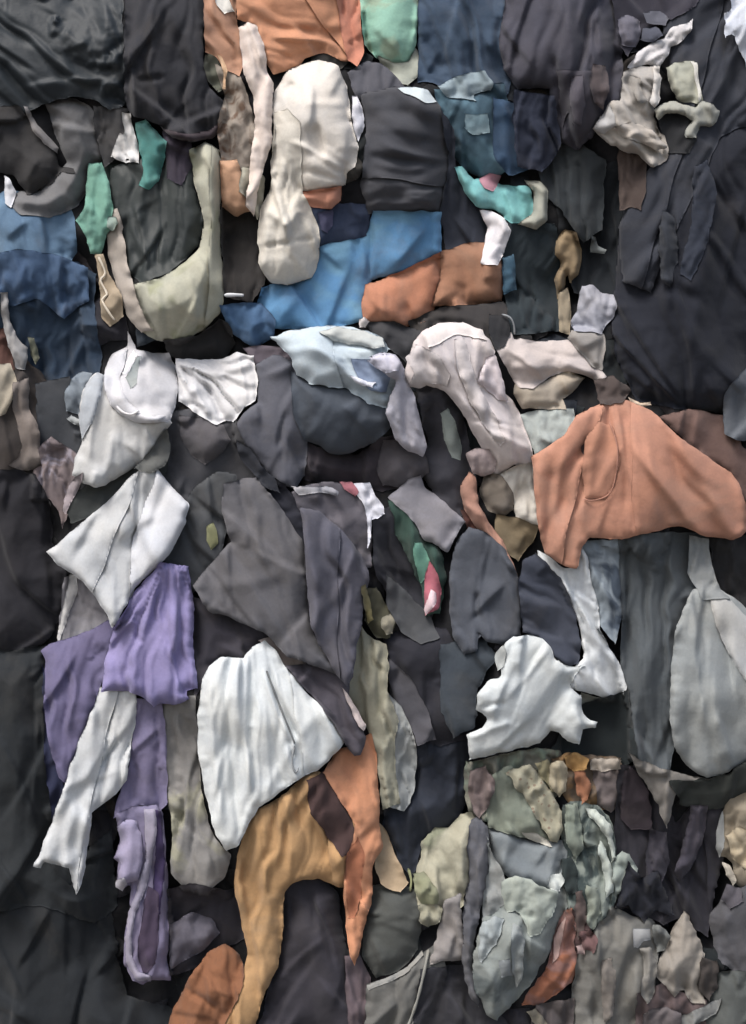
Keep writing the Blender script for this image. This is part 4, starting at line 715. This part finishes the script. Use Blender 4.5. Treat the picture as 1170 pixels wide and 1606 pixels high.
cloth('big_grey_jacket', 'big dark grey jacket panel hanging in the centre', 'jacket', '5c5b60', [352,758,376,752,402,748,436,790,475,850,482,920,485,975,500,1010,545,1064,500,1048,450,1028,425,1002,395,984,350,964,325,958,302,918,345,867,362,850,346,800], 'hang', fa=75, fw=80, fh=1.5, b=3.2, ew=36, cr=0.28, cs=85, lift=2.4, cr_=[(330,920,440,900,12,0.8),(380,860,400,800,10,0.8)])
cloth('grey_coat_half', 'dark mauve grey coat half hanging right of the big grey panel', 'coat', '555460', [470,795,500,802,535,830,560,862,578,895,580,910,570,950,566,985,560,1010,554,1060,545,1078,524,1052,500,1010,486,972,480,900,476,840], 'hang', fa=88, fw=54, fh=1.5, b=3.0, ew=30, cr=0.21, lift=2.4, cr_=[(486,920,486,975,4,-1.8),(520,820,540,1000,10,0.8)])
flap(530,790,535,1070,0.7)
# ---- centre right
cloth('charcoal_trousers', 'charcoal trouser leg with a dark stripe right of the grey coat half', 'trousers', '3a393f', [584,800,620,790,650,820,680,880,690,940,668,985,640,975,606,930,586,890], 'hang', fa=65, fw=30)
cloth('olive_grass_rag', 'frayed olive rag beside the khaki skirt top', 'rag', '4f4c38', [568,925,590,920,608,950,622,975,610,1000,590,1000,574,975], 'crump', cs=14, cr=0.56)
cloth('grey_band', 'grey band of cloth below the red and green scarf', 'band', '4a4b4d', [606,900,640,930,672,965,690,1000,660,1010,630,990,608,950], 'flat')
cloth('red_green_scarf', 'dark green scarf with a pink red end in the centre right', 'scarf', '2f4a40', [610,785,632,782,650,805,662,845,690,862,700,900,690,962,668,966,662,925,645,885,622,840], 'strip', b=1.6, ew=12)
part('green_patch', '5a9480', [650,850,662,850,674,880,668,905,660,915,650,880], b=0.5)
part('pink_patch', 'bb5f72', [674,880,686,900,692,925,688,955,668,965,664,930,668,900], b=0.5)
part('white_patch', 'd6b4bd', [676,925,684,930,684,948,668,964,666,956], b=0.3)
cloth('lilac_corner', 'grey lilac cloth corner pointing right above the red and green scarf', 'cloth', '86838a', [608,780,625,765,640,752,660,745,668,765,690,780,730,818,715,842,702,866,688,856,664,846,650,820,632,800], 'flat', b=1.8, ew=16, cr=0.28)
cloth('white_edge', 'crumpled white scrap with a pink corner below the brown black shorts', 'scrap', 'bfc0cb', [548,760,580,756,586,775,600,790,604,806,592,814,582,812,582,850,577,860,576,810,566,785], 'strip', cr=0.42, cs=14)
part('pink_corner', 'a2606c', [532,756,552,756,562,770,556,778,540,768], b=0.2)
cloth('frayed_trim', 'frayed grey trim under the slate jacket', 'trim', '8e8e96', [455,762,480,764,510,762,530,770,528,778,500,774,470,776], 'strip', cr=0.52, cs=9)
cloth('grey_shirt_pair', 'blue grey trousers hanging under the pointed peach strip', 'trousers', '4c5059', [716,850,735,826,765,834,792,862,812,900,818,950,816,1000,796,1010,764,1006,752,990,748,1020,728,1026,712,1000,704,955,706,895], 'hang', fa=90, fw=44, fh=1.6, b=2.8, ew=22, cr_=[(750,930,746,970,4,-1.8)])
cloth('navy_blazer', 'navy blazer curve between the blue grey trousers and the white strip', 'blazer', '3c404c', [812,910,820,880,840,866,855,880,880,910,900,950,912,1010,905,1040,890,1048,866,1030,845,1000,820,992], 'hang', fa=40, b=2.5, fw=44)
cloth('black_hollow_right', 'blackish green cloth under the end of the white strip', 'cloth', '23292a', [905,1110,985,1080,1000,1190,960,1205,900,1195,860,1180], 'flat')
cloth('bird_cloth', 'white torn cloth spread like a bird with ragged edges', 'cloth', 'b4babb', [790,1012,806,998,828,995,850,1002,866,1018,872,1036,896,1046,918,1044,902,1060,892,1078,912,1090,914,1120,926,1132,936,1132,932,1142,914,1144,908,1168,890,1164,876,1148,862,1146,846,1166,800,1178,736,1192,732,1152,758,1140,764,1128,746,1112,748,1090,762,1068,786,1060,788,1040], 'hang', fa=115, fw=60, fh=0.8, b=2.6, ew=18, cr=0.28, cs=50, lift=2.0, rough=1.6, cr_=[(745,1115,790,1100,4,-1.0),(740,1160,800,1130,5,0.8)])
part('ear_fold', 'a0a6a6', [776,1028,788,1012,794,1022,790,1045,780,1052], b=0.3)
# ---- lower right
cloth('olive_cloth_top', 'grey olive cloth just under the bird shaped white cloth', 'cloth', '6b6b60', [730,1195,780,1185,850,1172,880,1180,885,1240,860,1260,790,1290,740,1288,728,1240], 'crump', cs=44, cr=0.56, st=('blot','6f7f6f',(8,0.5)))
cloth('brown_orange_rag', 'brown and ochre rag at the top of the lower right bale', 'rag', '6b5c4d', [864,1190,900,1182,975,1188,982,1230,960,1265,925,1275,890,1260,870,1225], 'crump', cs=30, cr=0.77, st=('blot','8d6a3c',(9,0.5)))
cloth('pinkish_pouch', 'greyish pink pouch right of the brown and ochre rag', 'pouch', '6b605e', [930,1205,976,1205,978,1245,958,1275,935,1262], 'lump', b=2, ew=14)
cloth('black_trousers_right', 'black trousers with broad folds in the dark gap at lower right', 'trousers', '302d33', [970,1200,1000,1200,1030,1240,1060,1290,1110,1240,1150,1225,1140,1330,1120,1400,1110,1470,1070,1440,1040,1450,1000,1430,950,1420,960,1330], 'hang', fa=80, fw=56, fh=2.0, cr=0.42)
flap(1110,1450,1095,1200,1.0)
cloth('plum_sleeve_right', 'plum black sleeve between the beige flap and the brown rag', 'sleeve', '342a2f', [978,1215,990,1200,1008,1225,1020,1260,1022,1300,990,1300,972,1280], 'flat')
cloth('beige_flap', 'grey beige flap with a pointed lower end under the silver sheet', 'flap', '74706b', [985,1180,1010,1195,1050,1208,1110,1222,1150,1212,1135,1228,1080,1232,1058,1245,1052,1275,1046,1300,1030,1262,1010,1225], 'flat', b=1.4, ew=12, lift=1.6)
cloth('green_black_cuff', 'green black cuff at the right edge under the silver sheet', 'cuff', '31342f', [1050,1225,1090,1222,1140,1215,1175,1190,1210,1190,1210,1240,1150,1270,1110,1268,1070,1262], 'flat', b=2)
cloth('tan_knit_right', 'sandy knit lump at the right edge', 'knitwear', '8c816e', [1128,1290,1138,1262,1160,1245,1210,1235,1210,1410,1170,1400,1152,1380,1146,1352,1126,1340], 'lump', b=3, ew=24, cr=0.35)
part('pale_edge', '9a9d9c', [1124,1300,1134,1270,1138,1290,1134,1330,1128,1345,1122,1330], b=0.4)
cloth('grey_lump_right', 'charcoal grey lump at the right edge near the bottom', 'lump', '4d4c50', [1112,1440,1140,1400,1180,1385,1210,1400,1210,1540,1160,1530,1125,1500], 'lump', b=3)
cloth('green_grey_corner', 'green grey bundle in the bottom right corner', 'bundle', '4e514e', [1110,1560,1125,1530,1150,1520,1210,1530,1210,1660,1100,1660,1090,1600], 'lump', b=3)
cloth('streaky_shirt', 'green grey streaky shirt hanging in narrow folds', 'shirt', '727c75', [882,1262,905,1255,940,1265,958,1290,968,1330,966,1372,985,1350,1000,1372,990,1400,970,1395,962,1425,940,1450,915,1470,896,1440,884,1400,880,1340], 'hang', fw=18, fh=2.0, cr=0.42, cs=30, b=2.2, st=('blot','3c4846',(14,0.55)), cr_=[(935,1275,960,1330,4,1.0)])
cloth('faded_pink_rag', 'faded dark pink rag behind the salmon cloth', 'rag', '5c4443', [895,1420,925,1450,935,1480,915,1520,900,1500], 'crump')
cloth('grey_cape', 'grey blue cape under the flowered strip', 'cape', '6f777b', [762,1296,800,1302,840,1318,882,1318,890,1345,880,1375,862,1398,830,1388,800,1380,782,1360,768,1330], 'lump', b=2.6, ew=20)
cloth('sage_shirt', 'sage green shirt above the grey blue cape', 'shirt', '727a6c', [768,1220,800,1200,830,1240,855,1290,862,1318,830,1318,795,1306,766,1298,760,1260], 'flat', b=2)
cloth('flowered_strip', 'pale yellow strip of flowered fabric lying diagonally at lower right', 'strip', '938f78', [792,1212,806,1206,830,1198,846,1214,864,1240,878,1272,882,1300,874,1322,862,1318,846,1290,820,1250], 'strip', b=1.6, ew=12, st=('print','7d6b58',55))
part('lace_trim', 'aaa79c', [818,1305,838,1306,860,1318,866,1328,846,1324,828,1316], b=0.3, cr=0.21, cs=9)
cloth('cream_shirt_low', 'stained cream shirt lump left of the tall grey folds at bottom', 'shirt', '9a9782', [662,1320,680,1300,705,1294,722,1276,740,1274,752,1290,748,1340,735,1390,726,1420,700,1430,686,1450,664,1448,655,1420,652,1380], 'lump', b=3.6, ew=26, cr=0.42, st=('blot','7d8068',(7,0.4)))
cloth('white_triangle', 'pinkish grey triangle of cloth widening downwards near the bottom', 'cloth', '807b79', [700,1412,722,1400,724,1440,728,1480,732,1506,700,1508,674,1514,684,1470], 'flat', b=1.2, ew=12, lift=1.4)
cloth('tall_grey_folds', 'tall slate grey fold between the cream shirt lump and the big grey sack', 'cloth', '55565d', [738,1286,752,1280,764,1300,770,1350,764,1400,748,1450,742,1520,752,1580,735,1560,724,1500,726,1440,734,1380,734,1320], 'strip', b=2.4, ew=14)
cloth('pale_tri', 'pale grey cloth wedge right of the tall slate fold', 'cloth', '7a7f80', [762,1310,772,1340,790,1370,800,1400,780,1440,756,1450,758,1400,768,1360], 'flat')
cloth('big_grey_sack', 'big grey green sack with a torn top in the lower right', 'sack', '7a8280', [748,1470,760,1440,790,1420,802,1388,820,1378,848,1392,884,1390,890,1420,880,1450,868,1480,852,1510,830,1548,808,1572,780,1600,762,1592,745,1550,740,1510], 'lump', b=4.4, ew=40, cr=0.42, cs=60, fa=95, st=('blot','5d6768',(6,0.4)), cr_=[(795,1450,800,1540,8,0.9),(765,1460,748,1520,6,0.9),(812,1420,816,1440,6,-1.6),(830,1430,834,1442,5,-1.4)])
part('patch', '7b8286', [782,1506,800,1502,806,1530,786,1534], b=0.15)
cloth('salmon_cloth', 'salmon pink cloth with an orange blotch near the bottom', 'cloth', '8f655c', [884,1428,896,1424,904,1450,900,1480,908,1510,896,1540,870,1562,842,1578,818,1574,834,1548,856,1520,866,1490,870,1460], 'lump', b=2.4, ew=16, st=('blot','955a3c',(8,0.5)))
part('pale_fold', 'b08f86', [878,1450,886,1436,884,1465,876,1500,866,1510,870,1470], b=0.3)
cloth('grey_sack_right', 'upright grey sack with a white label near the bottom', 'sack', '6d6c67', [905,1500,930,1460,952,1436,960,1420,990,1436,1022,1442,1046,1468,1030,1500,1028,1560,1010,1600,1000,1660,905,1660,896,1580], 'lump', b=4, ew=40, cr=0.45, cs=60, fa=92, cr_=[(990,1500,985,1580,6,-1.2),(960,1520,965,1600,7,0.9)])
part('label', '9b9c9c', [993,1456,1020,1456,1020,1474,1008,1476,1000,1488,994,1486], b=0.1)
cloth('bottom_rags', 'muddled dark rose and grey rags along the bottom edge', 'rags', '544c4b', [840,1575,900,1565,905,1660,820,1660], 'crump')
cloth('rose_rag', 'dark rose rag under the grey cone of cloth', 'rag', '574746', [1000,1560,1040,1540,1080,1560,1110,1570,1105,1660,990,1660], 'crump')
cloth('grey_cone', 'warm grey cloth standing up like a cone near the bottom', 'cloth', '827c74', [1036,1490,1056,1455,1072,1428,1082,1440,1096,1470,1104,1500,1100,1550,1106,1576,1084,1572,1072,1548,1060,1562,1044,1548,1030,1530], 'lump', b=3.4, ew=24, ed=2, fh=0.8, fw=26)
# ---- cords, hooks and thin things
tube('white_stick', 'short white rod poking out beside the cream bag', 'rod', 'b9bcc0', [(352,463,0.5),(366,462.5,1.2),(382,463,1.5)], 0.55)
tube('wire_hook', 'thin grey wire hook above the pinkish crumpled shirt', 'wire', '8c8f92', [(787,493,0.5),(800,498,1.4),(806,510,1.2),(807,524,0.3)], 0.28)
tube('drawcord', 'pale cord running down to the bottom edge in the lower middle', 'cord', '85847c', [(672,1490),(664,1530),(654,1570),(640,1610),(625,1650)], 0.45)
tube('yellow_green_band', 'small yellow green elastic band beside the cream shirt lump', 'band', '9a9d6a', [(640,1362),(645,1380),(643,1398)], 0.4)

# ---- small torn pieces piled on the lower right bale
cloth('mauve_rag', 'mauve brown rag on the left shoulder of the grey olive cloth', 'rag', '6d5f5e', [738,1208,762,1200,776,1222,768,1262,752,1284,740,1270,734,1240], 'crump')
cloth('olive_collar', 'olive collar shaped scrap behind the pale yellow flowered strip', 'scrap', '7f7858', [838,1196,858,1190,872,1206,880,1236,866,1242,850,1220], 'strip')
cloth('ochre_scrap', 'bright ochre scrap at the top of the lower right bale', 'scrap', 'a57c3c', [884,1186,904,1180,924,1190,920,1206,900,1212,888,1204], 'crump', b=1.2)
cloth('rust_scrap', 'rust orange scrap dangling below the bright ochre scrap', 'scrap', '96603f', [900,1212,914,1208,926,1226,922,1254,912,1262,904,1238], 'strip')
cloth('cream_scrap', 'creased cream scrap left of the bright ochre scrap', 'scrap', 'a09478', [864,1196,884,1194,892,1214,888,1240,876,1250,864,1232,860,1212], 'crump', b=1.4)
cloth('stone_scrap', 'stone grey scrap right of the bright ochre scrap', 'scrap', '9a9084', [926,1192,958,1188,976,1192,974,1206,940,1210,926,1206], 'crump', b=1.0)
cloth('highlight_twist', 'twisted fold with a painted pale highlight along the right side of the streaky shirt', 'cloth', 'a3aca4', [918,1268,934,1268,950,1284,962,1306,966,1344,958,1352,954,1322,942,1298,928,1284], 'strip', b=1.8)  # paler than the shirt: a highlight on its folded edge, put into colour
cloth('highlight_ribbon', 'narrow fold with a painted pale highlight in the middle of the streaky shirt', 'ribbon', '98a29b', [940,1318,950,1330,962,1366,962,1396,950,1410,948,1370,940,1344], 'strip', b=1.4)  # pale colour paints a highlight along this fold of the shirt
cloth('moss_fold', 'moss grey fold on the left of the streaky shirt', 'fold', '727c70', [888,1262,904,1258,912,1290,916,1330,904,1352,892,1330,886,1296], 'strip', b=1.4)
cloth('green_gap_shade', 'dark piece standing for the shaded gap between the grey blue cape and the streaky shirt', 'scrap', '27302f', [880,1350,896,1344,906,1370,904,1400,892,1404,880,1384], 'crump')  # dark colour paints the shade of the gap here
cloth('mint_hook', 'mint grey hook shaped scrap sticking out right of the streaky shirt', 'scrap', '828d86', [962,1352,976,1334,990,1340,1000,1362,996,1384,988,1372,982,1378,980,1400,966,1404,958,1380], 'strip', b=1.6)
cloth('brown_streak', 'brown streaky strip at the lower left of the streaky shirt', 'strip', '5a4b47', [902,1400,914,1396,920,1430,916,1466,906,1474,902,1440], 'strip')
cloth('celadon_strip', 'celadon strip at the lower right of the streaky shirt', 'strip', '737b70', [920,1388,938,1392,942,1430,930,1458,920,1450], 'strip')
cloth('white_crust', 'pale crusty edge on the torn top of the big grey green sack', 'scrap', 'a3a9a6', [866,1372,880,1366,886,1384,878,1398,868,1394,858,1392], 'crump', b=1.0)
cloth('mint_rag', 'pale mint rag spread over the shoulder of the big grey green sack', 'rag', '8f988f', [786,1382,806,1372,830,1378,852,1390,876,1398,868,1430,846,1462,832,1470,822,1440,808,1428,796,1432,788,1408], 'flat', b=1.6, cr=0.49, cs=34, cr_=[(816,1422,820,1440,5,-1.8),(832,1434,842,1440,4,-1.5)])
cloth('silver_fold', 'silvery upright fold on the left of the big grey green sack', 'fold', '8b9496', [756,1448,772,1436,790,1440,786,1466,770,1488,756,1510,748,1498], 'strip', b=1.6)
cloth('steel_band', 'steel grey vertical band in the middle of the big grey green sack', 'band', '858d8e', [806,1448,818,1452,822,1480,820,1530,810,1548,802,1520,800,1480], 'strip', b=1.4)
cloth('green_cream_scrap', 'green tinged scrap at the lower left of the cream shirt lump', 'scrap', '7c8063', [648,1370,664,1366,678,1384,690,1410,684,1424,664,1420,650,1400], 'crump', b=1.2)
cloth('khaki_crumple', 'khaki crumpled scrap at the foot of the cream shirt lump', 'scrap', '84826f', [656,1420,678,1416,694,1424,690,1446,672,1454,658,1446], 'crump', b=1.2)
cloth('warm_fold', 'warm grey fold hanging on the upright sack with the white label', 'fold', '77746e', [1004,1490,1020,1484,1030,1510,1028,1556,1014,1574,1004,1556,1010,1520], 'strip', b=1.6)
cloth('taupe_fold', 'taupe vertical fold at the lower left of the upright sack', 'fold', '706a64', [944,1506,960,1502,966,1540,962,1590,948,1606,942,1560], 'strip', b=1.4)
cloth('ash_fold', 'ash grey crumple beside the white label of the upright sack', 'fold', '676a68', [1024,1448,1044,1456,1052,1470,1042,1490,1030,1494,1024,1474], 'crump', b=1.2)
cloth('pink_bead_rag', 'tiny pinkish crumpled bit between the salmon cloth and the upright sack', 'rag', '9c8482', [902,1484,912,1480,920,1488,914,1496,904,1496], 'crump', b=0.8)
cloth('wine_rag', 'wine coloured rag right of the salmon cloth', 'rag', '6a4a4a', [908,1462,926,1456,938,1474,930,1496,914,1486], 'crump')
cloth('grey_wing', 'light grey wing shaped scrap at the bottom edge below the grey cone', 'scrap', '6f7170', [1040,1606,1070,1592,1108,1576,1130,1566,1124,1588,1096,1606,1060,1624], 'flat')
cloth('ivory_crumb', 'small ivory scrap at the bottom edge below the salmon cloth', 'scrap', '858072', [826,1586,840,1582,850,1594,862,1608,846,1612,834,1602], 'crump', b=0.8)
cloth('mauve_lump_low', 'mauve grey lump at the bottom edge right of the upright sack', 'lump', '5d5658', [1010,1590,1040,1578,1068,1590,1070,1640,1010,1650], 'lump', b=2)
cloth('sand_scrap', 'sand coloured rounded scrap on the sandy knit lump', 'scrap', 'a3957a', [1140,1310,1160,1296,1182,1306,1186,1340,1170,1362,1150,1350], 'crump', b=1.4)
cloth('ivory_edge_rag', 'light torn scrap under the sandy knit lump', 'scrap', 'a49d90', [1134,1352,1146,1356,1156,1378,1150,1390,1140,1374], 'strip')
# ---- small torn pieces elsewhere
cloth('yellow_straw', 'yellow green straw like tuft beside the grey coat half', 'tuft', '7b7142', [566,920,574,916,582,944,586,972,578,978,570,950], 'strip')
cloth('beige_tuft', 'beige crumpled tuft right of the yellow green straw like tuft', 'tuft', '8c8672', [600,968,612,962,620,974,616,994,606,996,598,984], 'crump', b=1.0)
cloth('blue_bud', 'violet blue bud shaped scrap above the steel blue tarp', 'scrap', '4a4a66', [498,334,522,330,524,352,514,366,504,360], 'crump', b=1.2)
cloth('white_tooth', 'tiny white scrap above the pale blue shirt under the orange brown cushion', 'scrap', 'c4bab6', [563,500,572,496,580,504,574,512,564,512], 'crump', b=0.8)
cloth('ice_shard', 'ice white torn shard lying on the bright blue fold', 'scrap', 'bcc0cf', [548,588,560,592,576,600,590,600,584,608,568,606,556,600], 'strip')
cloth('lilac_white_fold', 'lilac white fold at the top right of the pale blue shirt', 'fold', 'b0aebd', [576,566,592,556,614,556,630,568,624,582,606,586,592,578], 'crump', b=1.6)
cloth('cream_ridge', 'cream ridge of cloth along the top of the pale blue shirt', 'fold', 'a3a8a6', [500,520,530,514,566,518,600,530,606,544,586,546,556,540,524,536], 'crump', b=1.4, fa=10)
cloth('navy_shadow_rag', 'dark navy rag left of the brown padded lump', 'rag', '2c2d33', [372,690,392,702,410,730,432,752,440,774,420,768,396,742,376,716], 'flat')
cloth('mint_flap', 'small mint grey flap beside the jeans at the cream bag rim', 'flap', '80948b', [170,340,182,340,186,350,176,362,168,356], 'strip')
cloth('grey_tail', 'grey torn tail between the pale grey shirt and the hooded top', 'scrap', '5f605d', [210,735,240,700,262,672,268,700,258,730,236,742], 'flat')
cloth('rose_tail', 'dusty rose tail hanging from the torn mauve blouse', 'strip', '8f8387', [104,770,118,748,130,740,128,760,116,782,104,806,98,800], 'strip')

cloth('dark_sock_right', 'plum grey sock hanging in the dark gap at lower right', 'sock', '45404a', [1085,1262,1110,1262,1104,1310,1092,1350,1070,1380,1056,1370,1072,1320], 'strip', b=1.6)
cloth('charcoal_shred', 'charcoal shred left of the plum grey sock', 'shred', '3a363e', [1020,1300,1044,1304,1050,1350,1036,1400,1018,1410,1012,1350], 'hang', fw=16)
cloth('navy_shred', 'navy shred low in the dark gap at lower right', 'shred', '22232b', [985,1350,1006,1376,1030,1366,1044,1400,1060,1436,1030,1428,1010,1446,984,1418,966,1424,975,1390], 'crump')
cloth('umber_rag', 'umber rag below the charcoal grey lump at the right edge', 'rag', '3c3531', [1100,1500,1124,1506,1128,1540,1112,1570,1096,1548], 'crump')
cloth('plum_scrap_right', 'plum grey scrap above the charcoal grey lump at the right edge', 'scrap', '4f4b52', [1140,1386,1160,1392,1166,1414,1146,1424,1130,1410], 'crump', b=1.2)
cloth('grey_shred_top', 'mauve grey shred hanging from the ragged edge of the mauve grey coat', 'shred', '514c55', [896,120,914,118,918,160,912,196,900,190,892,150], 'strip')
cloth('dust_shred', 'dusty brown shred right of the mauve grey shred', 'shred', '574b4b', [930,100,950,104,956,140,946,172,932,160,926,130], 'strip')
cloth('slate_shred_top', 'slate shred under the small steel grey fold', 'shred', '4a4c58', [1008,44,1030,42,1040,56,1024,68,1004,62], 'crump', b=1.0)
cloth('ink_blue_fold', 'ink blue fold running down the large blue black coat', 'fold', '2b303c', [1088,260,1110,250,1124,300,1110,380,1084,440,1066,430,1084,350], 'hang', fa=105, fw=24, b=2)
cloth('graphite_fold', 'graphite curved fold low on the large blue black coat', 'fold', '2e3138', [1040,330,1058,340,1064,400,1052,452,1038,440,1032,380], 'strip', b=1.8)
cloth('brown_fringe', 'brown fringe of rag below the large blue black coat', 'rag', '4e413c', [930,596,962,590,990,612,975,632,940,634], 'crump')

cloth('bright_edge_fold', 'folded strip with a painted bright edge up the middle of the cream jogging bottoms', 'fold', 'b5b0aa', [1024,104,1034,102,1036,130,1034,156,1026,168,1018,160,1024,136], 'strip', b=1.4)  # lighter copy of the trouser cloth, painting its lit edge
cloth('cream_pleat', 'cream pleat across the lower half of the cream jogging bottoms', 'pleat', 'a39b92', [962,200,984,190,1010,196,1036,214,1046,232,1030,236,1004,222,976,216], 'strip', b=1.4, fa=20)
cloth('shade_pleat', 'pleat with shade painted in grey on the upper left of the cream jogging bottoms', 'pleat', '85817c', [988,118,1004,122,1008,144,1016,158,1004,162,992,146], 'strip', b=1.0)  # greyer copy of the trouser cloth, painting its shaded side
